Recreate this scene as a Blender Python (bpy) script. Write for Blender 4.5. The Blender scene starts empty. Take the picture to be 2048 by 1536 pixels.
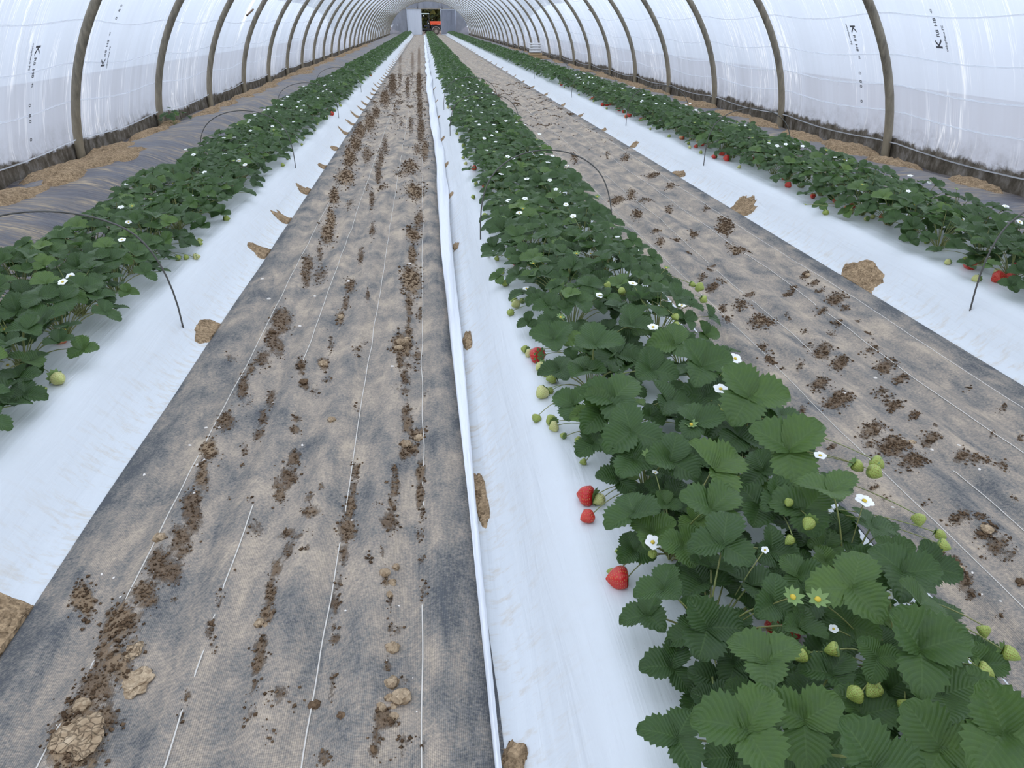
import bpy, math, random
import numpy as np
from mathutils import Vector, Matrix, noise
R = random.Random(7)
NR = np.random.RandomState(11)
PI = math.pi
scene = bpy.context.scene
COL = scene.collection

# ------------------------------------------------------------------ camera
F = 1500.0
CAMH = 1.4
PITCH = math.atan(725 / F)
YAW = math.atan((178 / F) * math.cos(PITCH))
FW = Vector((math.sin(YAW) * math.cos(PITCH), math.cos(YAW) * math.cos(PITCH), -math.sin(PITCH)))
RT = Vector((math.cos(YAW), -math.sin(YAW), 0))
DN = FW.cross(RT)
ORG = Vector((0, 0, CAMH))
cam = bpy.data.cameras.new('camera')
cam.sensor_width = 36
cam.lens = F / 2048 * 36
cam.clip_start = .02
cam.clip_end = 600
co = bpy.data.objects.new('camera', cam)
COL.objects.link(co)
M = Matrix((RT, -DN, -FW)).transposed().to_4x4()
M.translation = ORG
co.matrix_world = M
scene.camera = co


def ray(x, y):
    return FW + RT * ((x - 1024) / F) + DN * ((y - 768) / F)


def at_z(x, y, z=0.0):
    d = ray(x, y)
    return ORG + d * ((z - CAMH) / d.z)


def at_y(x, y, Y):
    d = ray(x, y)
    return ORG + d * (Y / d.y)


def depth(P):
    return (Vector(P) - ORG).dot(FW)


# ------------------------------------------------------------------ ground shape
BEDS = {'left': -1.70, 'middle': .695, 'right': 3.06}
BH, BB, BT = .20, .60, .34
PATHS = {'left': (-1.1, .10), 'right': (1.165, 2.46)}
CX, HA, HB = .68, 4.47, 3.4
YEND = 95.4


def sstep(t):
    t = min(1, max(0, t))
    return t * t * (3 - 2 * t)


def nz(x, y, z=0.0):
    return noise.noise(Vector((x, y, z)))


def path_ridge(x, y):
    w = .006 * math.sin(y * 1.3 + x * 2) + .02 * nz(x * .8, y * .5, 3)
    r = .013 * math.cos(2 * PI * (x + w) / .205 + 1.2 * nz(0, y * .25, 9))
    r += .010 * nz(x * 2.5, y * .9, 1) + .004 * nz(x * 9, y * 5, 2)
    if y > 3:
        r += min(1, (y - 3) / 6) * .012 * nz(x * 2.2, y * 2.6, 5)
    return r


def H(x, y):
    z = 0.0
    for k, c in BEDS.items():
        d = abs(x - c)
        if d < BB:
            z = BH * sstep((BB - d) / (BB - BT)) + .008 * nz(x * 3, y * 1.2, 4)
            return z
    for k, (a, b) in PATHS.items():
        if a <= x <= b:
            e = min(1, max(0, min(x - max(a, -1.1 if a < 0 else 1.29), b - x)) / .12)
            return .004 + e * (path_ridge(x, y) + .006)
    if x < BEDS['left'] or x > BEDS['right']:
        d = (BEDS['left'] - BB - x) if x < 0 else (x - BEDS['right'] - BB)
        amp = .17 if x < 0 else .08
        wall = (3.80 + BEDS['left'] - BB) if x < 0 else (5.15 - BEDS['right'] - BB)
        t = d / wall
        z = amp * sstep(t / .45) * (1 - .7 * sstep((t - .6) / .4))
        z += .035 * sstep(t / .3) * nz(x * 1.6, y * 1.0, 6) + .018 * nz(x * 4, y * 3, 7) * sstep(t / .2)
        return z
    return 0.0


def surf(x, y, up=0.0):
    z = 0.05
    for i in range(14):
        P = at_z(x, y, z)
        z = .5 * z + .5 * (H(P.x, P.y) + up)
    P = at_z(x, y, z)
    return Vector((P.x, P.y, H(P.x, P.y) + up))


def gy(y0, y1, s0, k):
    ys = [y0]
    while ys[-1] < y1:
        ys.append(ys[-1] + max(s0, k * ys[-1]))
    ys[-1] = y1
    return ys


# ------------------------------------------------------------------ materials
def mat(name, base=(.5, .5, .5), rough=.6, spec=.5, **kw):
    m = bpy.data.materials.new(name)
    m.use_nodes = True
    b = m.node_tree.nodes['Principled BSDF']
    b.inputs['Base Color'].default_value = (*base, 1)
    b.inputs['Roughness'].default_value = rough
    b.inputs['Specular IOR Level'].default_value = spec
    for k, v in kw.items():
        b.inputs[k.replace('_', ' ')].default_value = v
    return m


class NT:
    def __init__(s, m):
        s.t = m.node_tree
        s.b = s.t.nodes.get('Principled BSDF')
        s.out = s.t.nodes['Material Output']

    def n(s, typ, **kw):
        nd = s.t.nodes.new(typ)
        for k, v in kw.items():
            setattr(nd, k, v)
        return nd

    def l(s, a, b):
        s.t.links.new(a, b)

    def val(s, sock, v):
        if hasattr(v, 'is_linked') or hasattr(v, 'links'):
            s.l(v, sock)
        else:
            sock.default_value = v

    def math(s, op, a, b=0.0, clamp=False):
        nd = s.n('ShaderNodeMath', operation=op, use_clamp=clamp)
        s.val(nd.inputs[0], a)
        s.val(nd.inputs[1], b)
        return nd.outputs[0]

    def pos(s, scale=(1, 1, 1), local=False):
        if local:
            src = s.n('ShaderNodeTexCoord').outputs['Object']
        else:
            src = s.n('ShaderNodeNewGeometry').outputs['Position']
        mp = s.n('ShaderNodeMapping')
        mp.inputs['Scale'].default_value = scale
        s.l(src, mp.inputs['Vector'])
        return mp.outputs[0]

    def noise(s, vec, scale=1, detail=4, rough=.55, dist=0.0):
        nd = s.n('ShaderNodeTexNoise')
        nd.inputs['Scale'].default_value = scale
        nd.inputs['Detail'].default_value = detail
        nd.inputs['Roughness'].default_value = rough
        nd.inputs['Distortion'].default_value = dist
        s.l(vec, nd.inputs['Vector'])
        return nd.outputs['Fac']

    def vor(s, vec, scale, feature='F1', out='Distance'):
        nd = s.n('ShaderNodeTexVoronoi', feature=feature)
        nd.inputs['Scale'].default_value = scale
        s.l(vec, nd.inputs['Vector'])
        return nd.outputs[out]

    def ramp(s, fac, stops):
        nd = s.n('ShaderNodeValToRGB')
        e = nd.color_ramp.elements
        while len(e) < len(stops):
            e.new(.5)
        for i, (p, c) in enumerate(stops):
            e[i].position = p
            e[i].color = (*c, 1) if len(c) == 3 else c
        s.l(fac, nd.inputs[0])
        return nd.outputs[0]

    def rng(s, v, a, b, c=0.0, d=1.0):
        nd = s.n('ShaderNodeMapRange')
        s.val(nd.inputs[0], v)
        for i, q in enumerate((a, b, c, d)):
            nd.inputs[i + 1].default_value = q
        return nd.outputs[0]

    def mix(s, fac, a, b, mode='MIX'):
        nd = s.n('ShaderNodeMix', data_type='RGBA', blend_type=mode)
        s.val(nd.inputs[0], fac)
        for i, q in ((6, a), (7, b)):
            if isinstance(q, tuple):
                nd.inputs[i].default_value = (*q, 1)
            else:
                s.l(q, nd.inputs[i])
        return nd.outputs[2]

    def bump(s, h, strength=.3, dist=.01, prev=None):
        nd = s.n('ShaderNodeBump')
        nd.inputs['Strength'].default_value = strength
        nd.inputs['Distance'].default_value = dist
        s.l(h, nd.inputs['Height'])
        if prev is not None:
            s.l(prev, nd.inputs['Normal'])
        return nd.outputs[0]

    def sep(s, vec):
        nd = s.n('ShaderNodeSeparateXYZ')
        s.l(vec, nd.inputs[0])
        return nd.outputs

    def attr(s, name):
        return s.n('ShaderNodeAttribute', attribute_name=name).outputs['Fac']


# --- soil
def soil_mat(name, dark, light, local=False):
    m = mat(name, rough=.95, spec=.1)
    t = NT(m)
    p = t.pos()
    c = t.vor(p, 120, out='Color')
    cs = t.sep(c)[0]
    n1 = t.noise(p, 9, 5)
    c2 = t.sep(t.vor(p, 42, out='Color'))[1]
    f = t.math('ADD', t.math('MULTIPLY', cs, .38), t.math('MULTIPLY', n1, .42))
    f = t.math('ADD', f, t.math('MULTIPLY', c2, .24))
    col = t.ramp(f, [(.2, dark), (.55, tuple((a + b) / 2 for a, b in zip(dark, light))), (.85, light)])
    t.l(col, t.b.inputs['Base Color'])
    h = t.vor(p, 120)
    h2 = t.noise(p, 60, 4)
    b1 = t.bump(t.vor(p, 42), .7, .02, t.bump(h, .6, .006))
    t.l(t.bump(h2, .5, .008, b1), t.b.inputs['Normal'])
    return m


M_SOIL = soil_mat('dry brown soil', (.10, .062, .034), (.44, .31, .19))
M_MOUND = soil_mat('crumbly tan soil', (.15, .10, .058), (.52, .37, .225))
M_CRUMB = soil_mat('damp brown soil', (.07, .043, .026), (.22, .145, .088))
M_CLOD = soil_mat('pale dry clay', (.26, .18, .11), (.60, .46, .31))
M_GROUT = soil_mat('outdoor ground', (.17, .13, .12), (.34, .27, .25))

# --- white mulch
M_MULCH = mat('white mulch film', (.80, .85, .90), .38, .4)
t = NT(M_MULCH)
p = t.pos((7, 1.1, 7))
n1 = t.noise(p, 1.6, 5, .55)
e = t.attr('edge')
p2 = t.pos((3.5, 9, 3.5))
n2 = t.noise(p2, 3.4, 7, .7, .15)
st = t.math('MULTIPLY', t.rng(n2, .50, .70), t.rng(e, .15, 1.0, .05, .62), True)
col = t.mix(n1, (.68, .705, .73), (.615, .64, .667))
p3 = t.pos((30, 30, 30))
sp = t.rng(t.vor(p3, 3.2), .05, .11, 1, 0)
spm = t.math('MULTIPLY', sp, t.rng(t.noise(t.pos((2, 2, 2)), 1.4, 2), .58, .68))
col = t.mix(st, col, (.52, .41, .27))
col = t.mix(t.math('MULTIPLY', spm, .7), col, (.22, .16, .11))
t.l(col, t.b.inputs['Base Color'])
pw = t.pos((16, 1.2, 16))
bw = t.noise(pw, 1.3, 4, .5, .5)
pw2 = t.pos((4, 14, 4))
bw2 = t.noise(pw2, 1.2, 4, .5, .8)
b1 = t.bump(bw, .55, .010)
bb = t.math('MULTIPLY', bw2, t.rng(e, .2, 1, .1, 1))
t.l(t.bump(bb, .5, .012, b1), t.b.inputs['Normal'])

# --- grey margin sheet
M_SHEET = mat('dusty grey black plastic sheet', (.10, .10, .13), .36, .4)
t = NT(M_SHEET)
p = t.pos((1.8, 10, 1.8))
n1 = t.noise(p, 2.6, 8, .68, .5)
n2 = t.noise(t.pos((1.2, 2.5, 1.2)), 1.3, 4)
du = t.math('MULTIPLY', t.rng(n1, .44, .62), t.rng(n2, .40, .60), True)
col = t.mix(t.noise(t.pos((2, 16, 2)), 2.5, 6), (.042, .042, .055), (.125, .12, .14))
col = t.mix(du, col, (.43, .34, .23))
t.l(col, t.b.inputs['Base Color'])
t.l(t.rng(du, 0, 1, .45, .9), t.b.inputs['Roughness'])
b1 = t.bump(t.noise(t.pos((1.6, 15, 1.6)), 1.6, 5, .55, .8), .9, .025)
t.l(b1, t.b.inputs['Normal'])

# --- woven ground fabric
M_WEAVE = mat('woven brown ground fabric', (.3, .25, .2), .85, .2)
t = NT(M_WEAVE)
g = t.n('ShaderNodeNewGeometry').outputs['Position']
sx, sy, sz = t.sep(g)
p = t.pos((2.2, 1.5, 1))
n1 = t.noise(p, 2.3, 7, .66, .35)
n2 = t.noise(t.pos((9, 2.2, 1)), 1.7, 5, .62, .5)
n3 = t.noise(t.pos((40, 40, 40)), 3, 4, .7)
f = t.math('ADD', t.math('MULTIPLY', n1, .62), t.math('MULTIPLY', n2, .38))
f = t.math('ADD', f, t.math('MULTIPLY', t.math('SUBTRACT', n3, .5), .44))
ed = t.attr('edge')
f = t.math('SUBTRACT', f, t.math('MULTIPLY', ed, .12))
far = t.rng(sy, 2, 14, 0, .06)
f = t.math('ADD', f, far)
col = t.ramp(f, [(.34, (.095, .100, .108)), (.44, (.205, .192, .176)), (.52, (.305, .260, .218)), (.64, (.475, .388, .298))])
wx = t.math('SINE', t.math('MULTIPLY', sx, 2 * PI / .0042))
wy = t.math('SINE', t.math('MULTIPLY', sy, 2 * PI / .0036))
wv = t.math('MULTIPLY', t.math('ADD', wx, wy), .5)
fade = t.rng(sy, 1.0, 4.0, .34, .0)
wvm = t.math('ADD', 1.0, t.math('MULTIPLY', wv, fade))
mul = t.n('ShaderNodeVectorMath', operation='SCALE')
t.l(col, mul.inputs[0])
t.l(wvm, mul.inputs['Scale'])
col = mul.outputs[0]
so = t.attr('soil')
brk = t.noise(t.pos((30, 17, 30)), 1.0, 6, .75, .4)
mk = t.math('ADD', so, t.math('MULTIPLY', t.math('SUBTRACT', brk, .5), 1.9))
mk = t.rng(mk, .50, .80)
soilc = t.ramp(t.noise(t.pos((60, 60, 60)), 1.3, 5, .7), [(.3, (.095, .06, .036)), (.55, (.185, .122, .075)), (.75, (.31, .215, .138))])
lt = t.attr('pale')
soilc = t.mix(lt, soilc, (.42, .29, .17), 'MIX')
col = t.mix(t.math('MULTIPLY', mk, .88), col, soilc)
t.l(col, t.b.inputs['Base Color'])
b1 = t.bump(t.noise(t.pos((60, 60, 60)), 2.0, 5, .7), .35, .006)
bs = t.math('MULTIPLY', mk, t.noise(t.pos((90, 90, 90)), 1.1, 4, .7))
b2 = t.bump(bs, .9, .012, b1)
t.l(b2, t.b.inputs['Normal'])

# --- polythene film
M_FILM = bpy.data.materials.new('milky polythene film')
M_FILM.use_nodes = True
t = NT(M_FILM)
t.t.nodes.remove(t.b)
uv = t.n('ShaderNodeUVMap').outputs[0]
us = t.sep(uv)


def uvmap(sx_, sy_):
    mp = t.n('ShaderNodeMapping')
    mp.inputs['Scale'].default_value = (sx_, sy_, 1)
    t.l(uv, mp.inputs[0])
    return mp.outputs[0]


w1 = t.noise(uvmap(2.6, .16), 1.0, 5, .62, .3)
w2 = t.noise(uvmap(17, .22), 1.0, 3, .5, .15)
reg = t.noise(uvmap(.9, .45), 1.0, 2)
rg = t.rng(reg, .50, .64)
wr = t.math('ADD', t.math('MULTIPLY', w1, .6), t.math('MULTIPLY', t.math('MULTIPLY', t.math('SUBTRACT', w2, .5), rg), .7))
line = t.math('MULTIPLY', t.rng(t.math('ABSOLUTE', t.math('SUBTRACT', w1, .5)), 0, .012, 1, 0), t.rng(reg, .40, .55))
fine = t.math('MULTIPLY', t.rng(t.math('ABSOLUTE', t.math('SUBTRACT', w2, .52)), 0, .05, 1, 0), t.math('MULTIPLY', rg, .75))
white = t.math('MAXIMUM', line, fine)
pz = t.sep(t.n('ShaderNodeNewGeometry').outputs['Position'])
dn_ = t.noise(uvmap(6, 6), 1.0, 7, .72, .4)
dn2 = t.noise(uvmap(.5, .1), 1.0, 2)
hh = t.math('ADD', t.math('MULTIPLY', dn_, .22), t.math('MULTIPLY', dn2, .26))
dirt = t.rng(t.math('SUBTRACT', pz[2], hh), -.0, -.045)
haze = t.rng(t.math('SUBTRACT', pz[2], hh), .25, -.05, 0, .35)
dirt = t.math('MAXIMUM', dirt, t.math('MULTIPLY', haze, t.rng(dn_, .4, .65)))
tr0 = t.n('ShaderNodeBsdfTransparent')
tr0.inputs[0].default_value = (.93, .95, .97, 1)
rf0 = t.n('ShaderNodeBsdfRefraction')
rf0.inputs['IOR'].default_value = 1.12
rf0.inputs['Roughness'].default_value = .5
rf0.inputs[0].default_value = (.95, .96, .98, 1)
tr = t.n('ShaderNodeMixShader')
tr.inputs[0].default_value = .42
t.l(tr0.outputs[0], tr.inputs[1])
t.l(rf0.outputs[0], tr.inputs[2])
tl = t.n('ShaderNodeBsdfTranslucent')
df = t.n('ShaderNodeBsdfDiffuse')
gl = t.n('ShaderNodeBsdfGlossy')
gl.inputs['Roughness'].default_value = .35
colf = t.mix(white, (.80, .87, .975), (1.0, 1.0, 1.0))
t.l(colf, tl.inputs[0])
t.l(colf, df.inputs[0])
bm = t.bump(wr, .35, .03)
for q in (tl, df, gl):
    t.l(bm, q.inputs['Normal'])
m1 = t.n('ShaderNodeMixShader')
m1.inputs[0].default_value = .18
t.l(tl.outputs[0], m1.inputs[1])
t.l(df.outputs[0], m1.inputs[2])
m2 = t.n('ShaderNodeMixShader')
alpha = t.math('SUBTRACT', .42, t.math('MULTIPLY', white, .38))
alpha = t.math('ADD', alpha, t.math('MULTIPLY', t.math('SUBTRACT', wr, .3), .6), True)
t.l(alpha, m2.inputs[0])
t.l(m1.outputs[0], m2.inputs[1])
t.l(tr.outputs[0], m2.inputs[2])
m3 = t.n('ShaderNodeMixShader')
m3.inputs[0].default_value = .04
t.l(m2.outputs[0], m3.inputs[1])
t.l(gl.outputs[0], m3.inputs[2])
dd = t.n('ShaderNodeBsdfDiffuse')
dcol = t.ramp(t.noise(uvmap(9, 6), 1.0, 6, .7), [(.35, (.075, .063, .047)), (.5, (.15, .127, .10)), (.66, (.29, .26, .23))])
t.l(dcol, dd.inputs[0])
m4 = t.n('ShaderNodeMixShader')
t.l(dirt, m4.inputs[0])
t.l(m3.outputs[0], m4.inputs[1])
t.l(dd.outputs[0], m4.inputs[2])
# two ventilation slits where the film sheets part between hoops
slit = None
for (u0, v0, hl, hw) in ((16.5, 1.85, .8, .16), (22.6, 101.85, .7, .15)):
    du_ = t.math('DIVIDE', t.math('SUBTRACT', us[0], u0), hw)
    dv_ = t.math('DIVIDE', t.math('SUBTRACT', us[1], v0), hl)
    q = t.math('ADD', t.math('MULTIPLY', du_, du_), t.math('MULTIPLY', dv_, dv_))
    q = t.rng(q, .95, 1.05, 1, 0)
    slit = q if slit is None else t.math('MAXIMUM', slit, q)
m5 = t.n('ShaderNodeMixShader')
t5 = t.n('ShaderNodeBsdfTransparent')
t.l(slit, m5.inputs[0])
t.l(m4.outputs[0], m5.inputs[1])
t.l(t5.outputs[0], m5.inputs[2])
t.l(m5.outputs[0], t.out.inputs[0])

# end wall film: greyer, clearer
M_ENDFILM = bpy.data.materials.new('grey clear end film')
M_ENDFILM.use_nodes = True
t = NT(M_ENDFILM)
t.t.nodes.remove(t.b)
tr = t.n('ShaderNodeBsdfTransparent')
tr.inputs[0].default_value = (.86, .88, .92, 1)
df = t.n('ShaderNodeBsdfDiffuse')
df.inputs[0].default_value = (.34, .36, .42, 1)
tl = t.n('ShaderNodeBsdfTranslucent')
tl.inputs[0].default_value = (.34, .36, .42, 1)
ad = t.n('ShaderNodeMixShader')
ad.inputs[0].default_value = .4
t.l(df.outputs[0], ad.inputs[1])
t.l(tl.outputs[0], ad.inputs[2])
mx = t.n('ShaderNodeMixShader')
nn = t.noise(t.pos((1.2, 1, .5)), 2.0, 5, .6, .6)
t.l(t.rng(nn, .35, .65, .34, .14), mx.inputs[0])
t.l(ad.outputs[0], mx.inputs[1])
t.l(tr.outputs[0], mx.inputs[2])
t.l(mx.outputs[0], t.out.inputs[0])

M_DOORFILM = mat('milky door film', (.80, .83, .90), .4, .3)
t = NT(M_DOORFILM)
tl = t.n('ShaderNodeBsdfTranslucent')
tl.inputs[0].default_value = (.8, .83, .9, 1)
mx = t.n('ShaderNodeMixShader')
mx.inputs[0].default_value = .4
t.l(t.b.outputs[0], mx.inputs[1])
t.l(tl.outputs[0], mx.inputs[2])
t.l(mx.outputs[0], t.out.inputs[0])
t.l(t.mix(t.noise(t.pos((4, 1, .5)), 1.5, 3), (.86, .89, .95), (.66, .69, .76)), t.b.inputs['Base Color'])

# --- weathered steel hoops
M_HOOP = mat('weathered galvanised tube', (.2, .17, .12), .55, .4)
t = NT(M_HOOP)
n1 = t.noise(t.pos((14, 14, 3)), 1.6, 6, .65)
col = t.ramp(n1, [(.32, (.115, .10, .078)), (.5, (.20, .175, .13)), (.68, (.30, .262, .195))])
zz = t.sep(t.n('ShaderNodeNewGeometry').outputs['Position'])[2]
col = t.mix(t.rng(zz, .9, .0, 0, .6), col, (.36, .295, .20))
t.l(col, t.b.inputs['Base Color'])
t.l(t.bump(n1, .3, .004), t.b.inputs['Normal'])

M_CORD = mat('white polyester cord', (.92, .94, .97), .6)
t = NT(M_CORD)
tl = t.n('ShaderNodeBsdfTranslucent')
tl.inputs[0].default_value = (.97, .98, 1, 1)
mx = t.n('ShaderNodeMixShader')
mx.inputs[0].default_value = .92
t.l(t.b.outputs[0], mx.inputs[1])
t.l(tl.outputs[0], mx.inputs[2])
t.l(mx.outputs[0], t.out.inputs[0])
M_WIRE = mat('dark spring steel wire', (.085, .08, .075), .45, .5)
M_FLEECE = mat('white fleece', (.80, .82, .87), .7, .2)
t = NT(M_FLEECE)
t.l(t.bump(t.noise(t.pos((40, 2.2, 40)), 1.5, 4, .6), .6, .012), t.b.inputs['Normal'])
M_THREAD = mat('white marker thread', (.72, .68, .62), .7)
M_PRINT = mat('faded black print', (.13, .135, .15), .6)
M_STONE = mat('white pebble', (.80, .74, .68), .7)
M_WOODP = mat('pale crate wood', (.50, .35, .19), .7)
M_WHITEP = mat('white crate board', (.80, .79, .79), .6)
M_DARKP = mat('dark slot', (.05, .05, .07), .7)
M_BEAM = mat('weathered timber rail', (.33, .29, .24), .8)
M_STICK = mat('brown stick', (.16, .10, .06), .8)
M_METAL = mat('grey metal post', (.18, .18, .2), .5)


# --- leaves
def leaf_mat():
    m = mat('strawberry leaf', rough=.44, spec=.30)
    t = NT(m)
    uv = t.n('ShaderNodeUVMap').outputs[0]
    u, v, _ = t.sep(uv)
    av = t.math('ABSOLUTE', t.math('SUBTRACT', t.math('MULTIPLY', v, 2), 1))
    ph = t.math('SUBTRACT', t.math('MULTIPLY', u, 9.0), t.math('MULTIPLY', av, 3.4))
    fr = t.math('ABSOLUTE', t.math('SUBTRACT', t.math('FRACT', ph), .5))
    vein = t.rng(fr, 0, .16, 1, 0)
    mid = t.rng(av, 0, .06, 1, 0)
    vn = t.math('MAXIMUM', t.math('MULTIPLY', vein, .55), mid)
    ti = t.attr('tint')
    oi = t.n('ShaderNodeObjectInfo').outputs['Random']
    f = t.math('ADD', t.math('MULTIPLY', ti, .85), t.math('MULTIPLY', oi, .15))
    col = t.ramp(f, [(.0, (.022, .046, .013)), (.42, (.046, .092, .022)), (.75, (.105, .175, .038)), (1, (.19, .27, .06))])
    nn = t.noise(t.pos((60, 60, 60)), 1, 3)
    col = t.mix(t.rng(nn, .35, .7, 0, .35), col, (.055, .095, .055))
    col = t.mix(t.math('MULTIPLY', vn, .38), col, (.12, .19, .065))
    bf = t.n('ShaderNodeNewGeometry').outputs['Backfacing']
    col = t.mix(t.math('MULTIPLY', bf, .55), col, (.19, .27, .17))
    t.l(col, t.b.inputs['Base Color'])
    hgt = t.math('ADD', t.math('MULTIPLY', fr, 1.0), t.math('MULTIPLY', t.noise(t.pos((220, 220, 220)), 1, 2), .3))
    t.l(t.bump(hgt, .55, .004), t.b.inputs['Normal'])
    tl = t.n('ShaderNodeBsdfTranslucent')
    br = t.mix(1.0, col, (1.3, 1.7, .7), 'MULTIPLY')
    t.l(br, tl.inputs[0])
    mx = t.n('ShaderNodeMixShader')
    mx.inputs[0].default_value = .17
    t.l(t.b.outputs[0], mx.inputs[1])
    t.l(tl.outputs[0], mx.inputs[2])
    t.l(mx.outputs[0], t.out.inputs[0])
    return m


M_LEAF = leaf_mat()
M_STALK = mat('green leaf stalk', (.20, .27, .075), .5)
t = NT(M_STALK)
t.l(t.mix(t.noise(t.pos((9, 9, 9)), 1, 2), (.15, .24, .06), (.30, .25, .10)), t.b.inputs['Base Color'])
M_SEPAL = mat('green sepals', (.16, .25, .075), .55)
M_PETAL = mat('white petal', (.88, .88, .86), .5, .3, Subsurface_Weight=0.0)
M_YELLOW = mat('yellow flower centre', (.62, .45, .05), .7)


def berry_mat(name, c1, c2, seed, rough):
    m = mat(name, rough=rough, spec=.55)
    t = NT(m)
    uv = t.n('ShaderNodeUVMap').outputs[0]
    mp = t.n('ShaderNodeMapping')
    mp.inputs['Scale'].default_value = (17, 11, 1)
    t.l(uv, mp.inputs[0])
    vd = t.n('ShaderNodeTexVoronoi', feature='F1', voronoi_dimensions='2D')
    vd.inputs['Randomness'].default_value = .35
    vd.inputs['Scale'].default_value = 1
    t.l(mp.outputs[0], vd.inputs['Vector'])
    d = vd.outputs['Distance']
    v = t.sep(uv)[1]
    nn = t.noise(t.pos((30, 30, 30), True), 1, 2)
    f = t.math('ADD', t.math('MULTIPLY', v, .8), t.math('MULTIPLY', nn, .4))
    col = t.mix(t.rng(f, .35, .95), c1, c2)
    col = t.mix(t.rng(d, .16, .24, 1, 0), col, seed)
    t.l(col, t.b.inputs['Base Color'])
    t.l(t.bump(t.rng(d, 0, .4), .6, .002), t.b.inputs['Normal'])
    return m


M_RED = berry_mat('ripe red berry', (.52, .012, .014), (.60, .03, .02), (.62, .20, .06), .28)
M_HALF = berry_mat('half ripe berry', (.58, .05, .03), (.66, .40, .20), (.62, .35, .10), .35)
M_PALE = berry_mat('pale unripe berry', (.60, .58, .27), (.50, .54, .18), (.40, .30, .08), .4)
M_GREEN = berry_mat('green unripe berry', (.33, .40, .085), (.27, .36, .07), (.30, .22, .05), .45)
M_MUD = mat('cracked dry mud', rough=.95, spec=.1)
t = NT(M_MUD)
p = t.pos()
wn = t.n('ShaderNodeTexNoise')
wn.inputs['Scale'].default_value = 38
t.l(p, wn.inputs['Vector'])
vm = t.n('ShaderNodeVectorMath', operation='MULTIPLY_ADD')
t.l(wn.outputs['Color'], vm.inputs[0])
vm.inputs[1].default_value = (.022, .022, .022)
t.l(p, vm.inputs[2])
cr = t.vor(vm.outputs[0], 58, 'DISTANCE_TO_EDGE')
n1 = t.noise(p, 45, 5, .65)
col = t.ramp(n1, [(.3, (.25, .17, .105)), (.55, (.44, .325, .21)), (.75, (.60, .47, .33))])
col = t.mix(t.rng(cr, .005, .035, .38, 0), col, (.12, .075, .045))
t.l(col, t.b.inputs['Base Color'])
b1 = t.bump(t.rng(cr, 0, .1), .8, .008)
t.l(t.bump(n1, .6, .006, b1), t.b.inputs['Normal'])


# ------------------------------------------------------------------ mesh helpers
def mk_mesh(name, V, faces, m, uvs=None, attrs=None, smooth=True, mats=None, midx=None):
    """V (n,3); faces: (k,4) or (k,3) int array, or list of lists"""
    me = bpy.data.meshes.new(name)
    V = np.asarray(V, dtype=np.float32)
    if isinstance(faces, np.ndarray):
        k, c = faces.shape
        me.vertices.add(len(V))
        me.vertices.foreach_set('co', V.ravel())
        me.loops.add(k * c)
        me.loops.foreach_set('vertex_index', faces.astype(np.int32).ravel())
        me.polygons.add(k)
        me.polygons.foreach_set('loop_start', np.arange(0, k * c, c, dtype=np.int32))
        me.update(calc_edges=True)
    else:
        me.from_pydata(V.tolist(), [], faces)
        me.update()
    for mm in (mats or [m]):
        me.materials.append(mm)
    if midx is not None:
        me.polygons.foreach_set('material_index', np.asarray(midx, dtype=np.int32))
    if uvs is not None:
        ul = me.uv_layers.new(name='UVMap')
        li = np.empty(len(me.loops), dtype=np.int32)
        me.loops.foreach_get('vertex_index', li)
        ul.data.foreach_set('uv', np.asarray(uvs, dtype=np.float32)[li].ravel())
    for k_, a in (attrs or {}).items():
        at = me.attributes.new(k_, 'FLOAT', 'POINT')
        at.data.foreach_set('value', np.asarray(a, dtype=np.float32))
    if smooth:
        me.polygons.foreach_set('use_smooth', np.ones(len(me.polygons), dtype=bool))
    me.validate()
    return me


def ob(name, me, parent=None, loc=None, M_=None):
    o = bpy.data.objects.new(name, me)
    COL.objects.link(o)
    if parent is not None:
        o.parent = parent
    if M_ is not None:
        o.matrix_basis = M_
    if loc is not None:
        o.location = loc
    return o


def tag(o, label, cat, group=None, kind=None):
    if label:
        o['label'] = label
    if cat:
        o['category'] = cat
    if group:
        o['group'] = group
    if kind:
        o['kind'] = kind
    return o


def struct(o):
    o['kind'] = 'structure'
    return o


def grid_faces(nu, nv):
    """nu rows x nv cols of verts"""
    i = np.arange(nu - 1)[:, None]
    j = np.arange(nv - 1)[None, :]
    a = i * nv + j
    return np.stack([a, a + 1, a + nv + 1, a + nv], -1).reshape(-1, 4)


class Geo:
    """collects vertex/quad blocks"""

    def __init__(s):
        s.V, s.F, s.U, s.T, s.n = [], [], [], [], 0

    def add(s, V, Fc, U=None, T=None):
        V = np.asarray(V, dtype=float)
        s.V.append(V)
        s.F.append(np.asarray(Fc) + s.n)
        s.U.append(np.zeros((len(V), 2)) if U is None else U)
        s.T.append(np.full(len(V), .5) if T is None else np.full(len(V), T))
        s.n += len(V)

    def mesh(s, name, m, smooth=True):
        return mk_mesh(name, np.concatenate(s.V), np.concatenate(s.F), m, np.concatenate(s.U), {'tint': np.concatenate(s.T)}, smooth)


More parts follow.
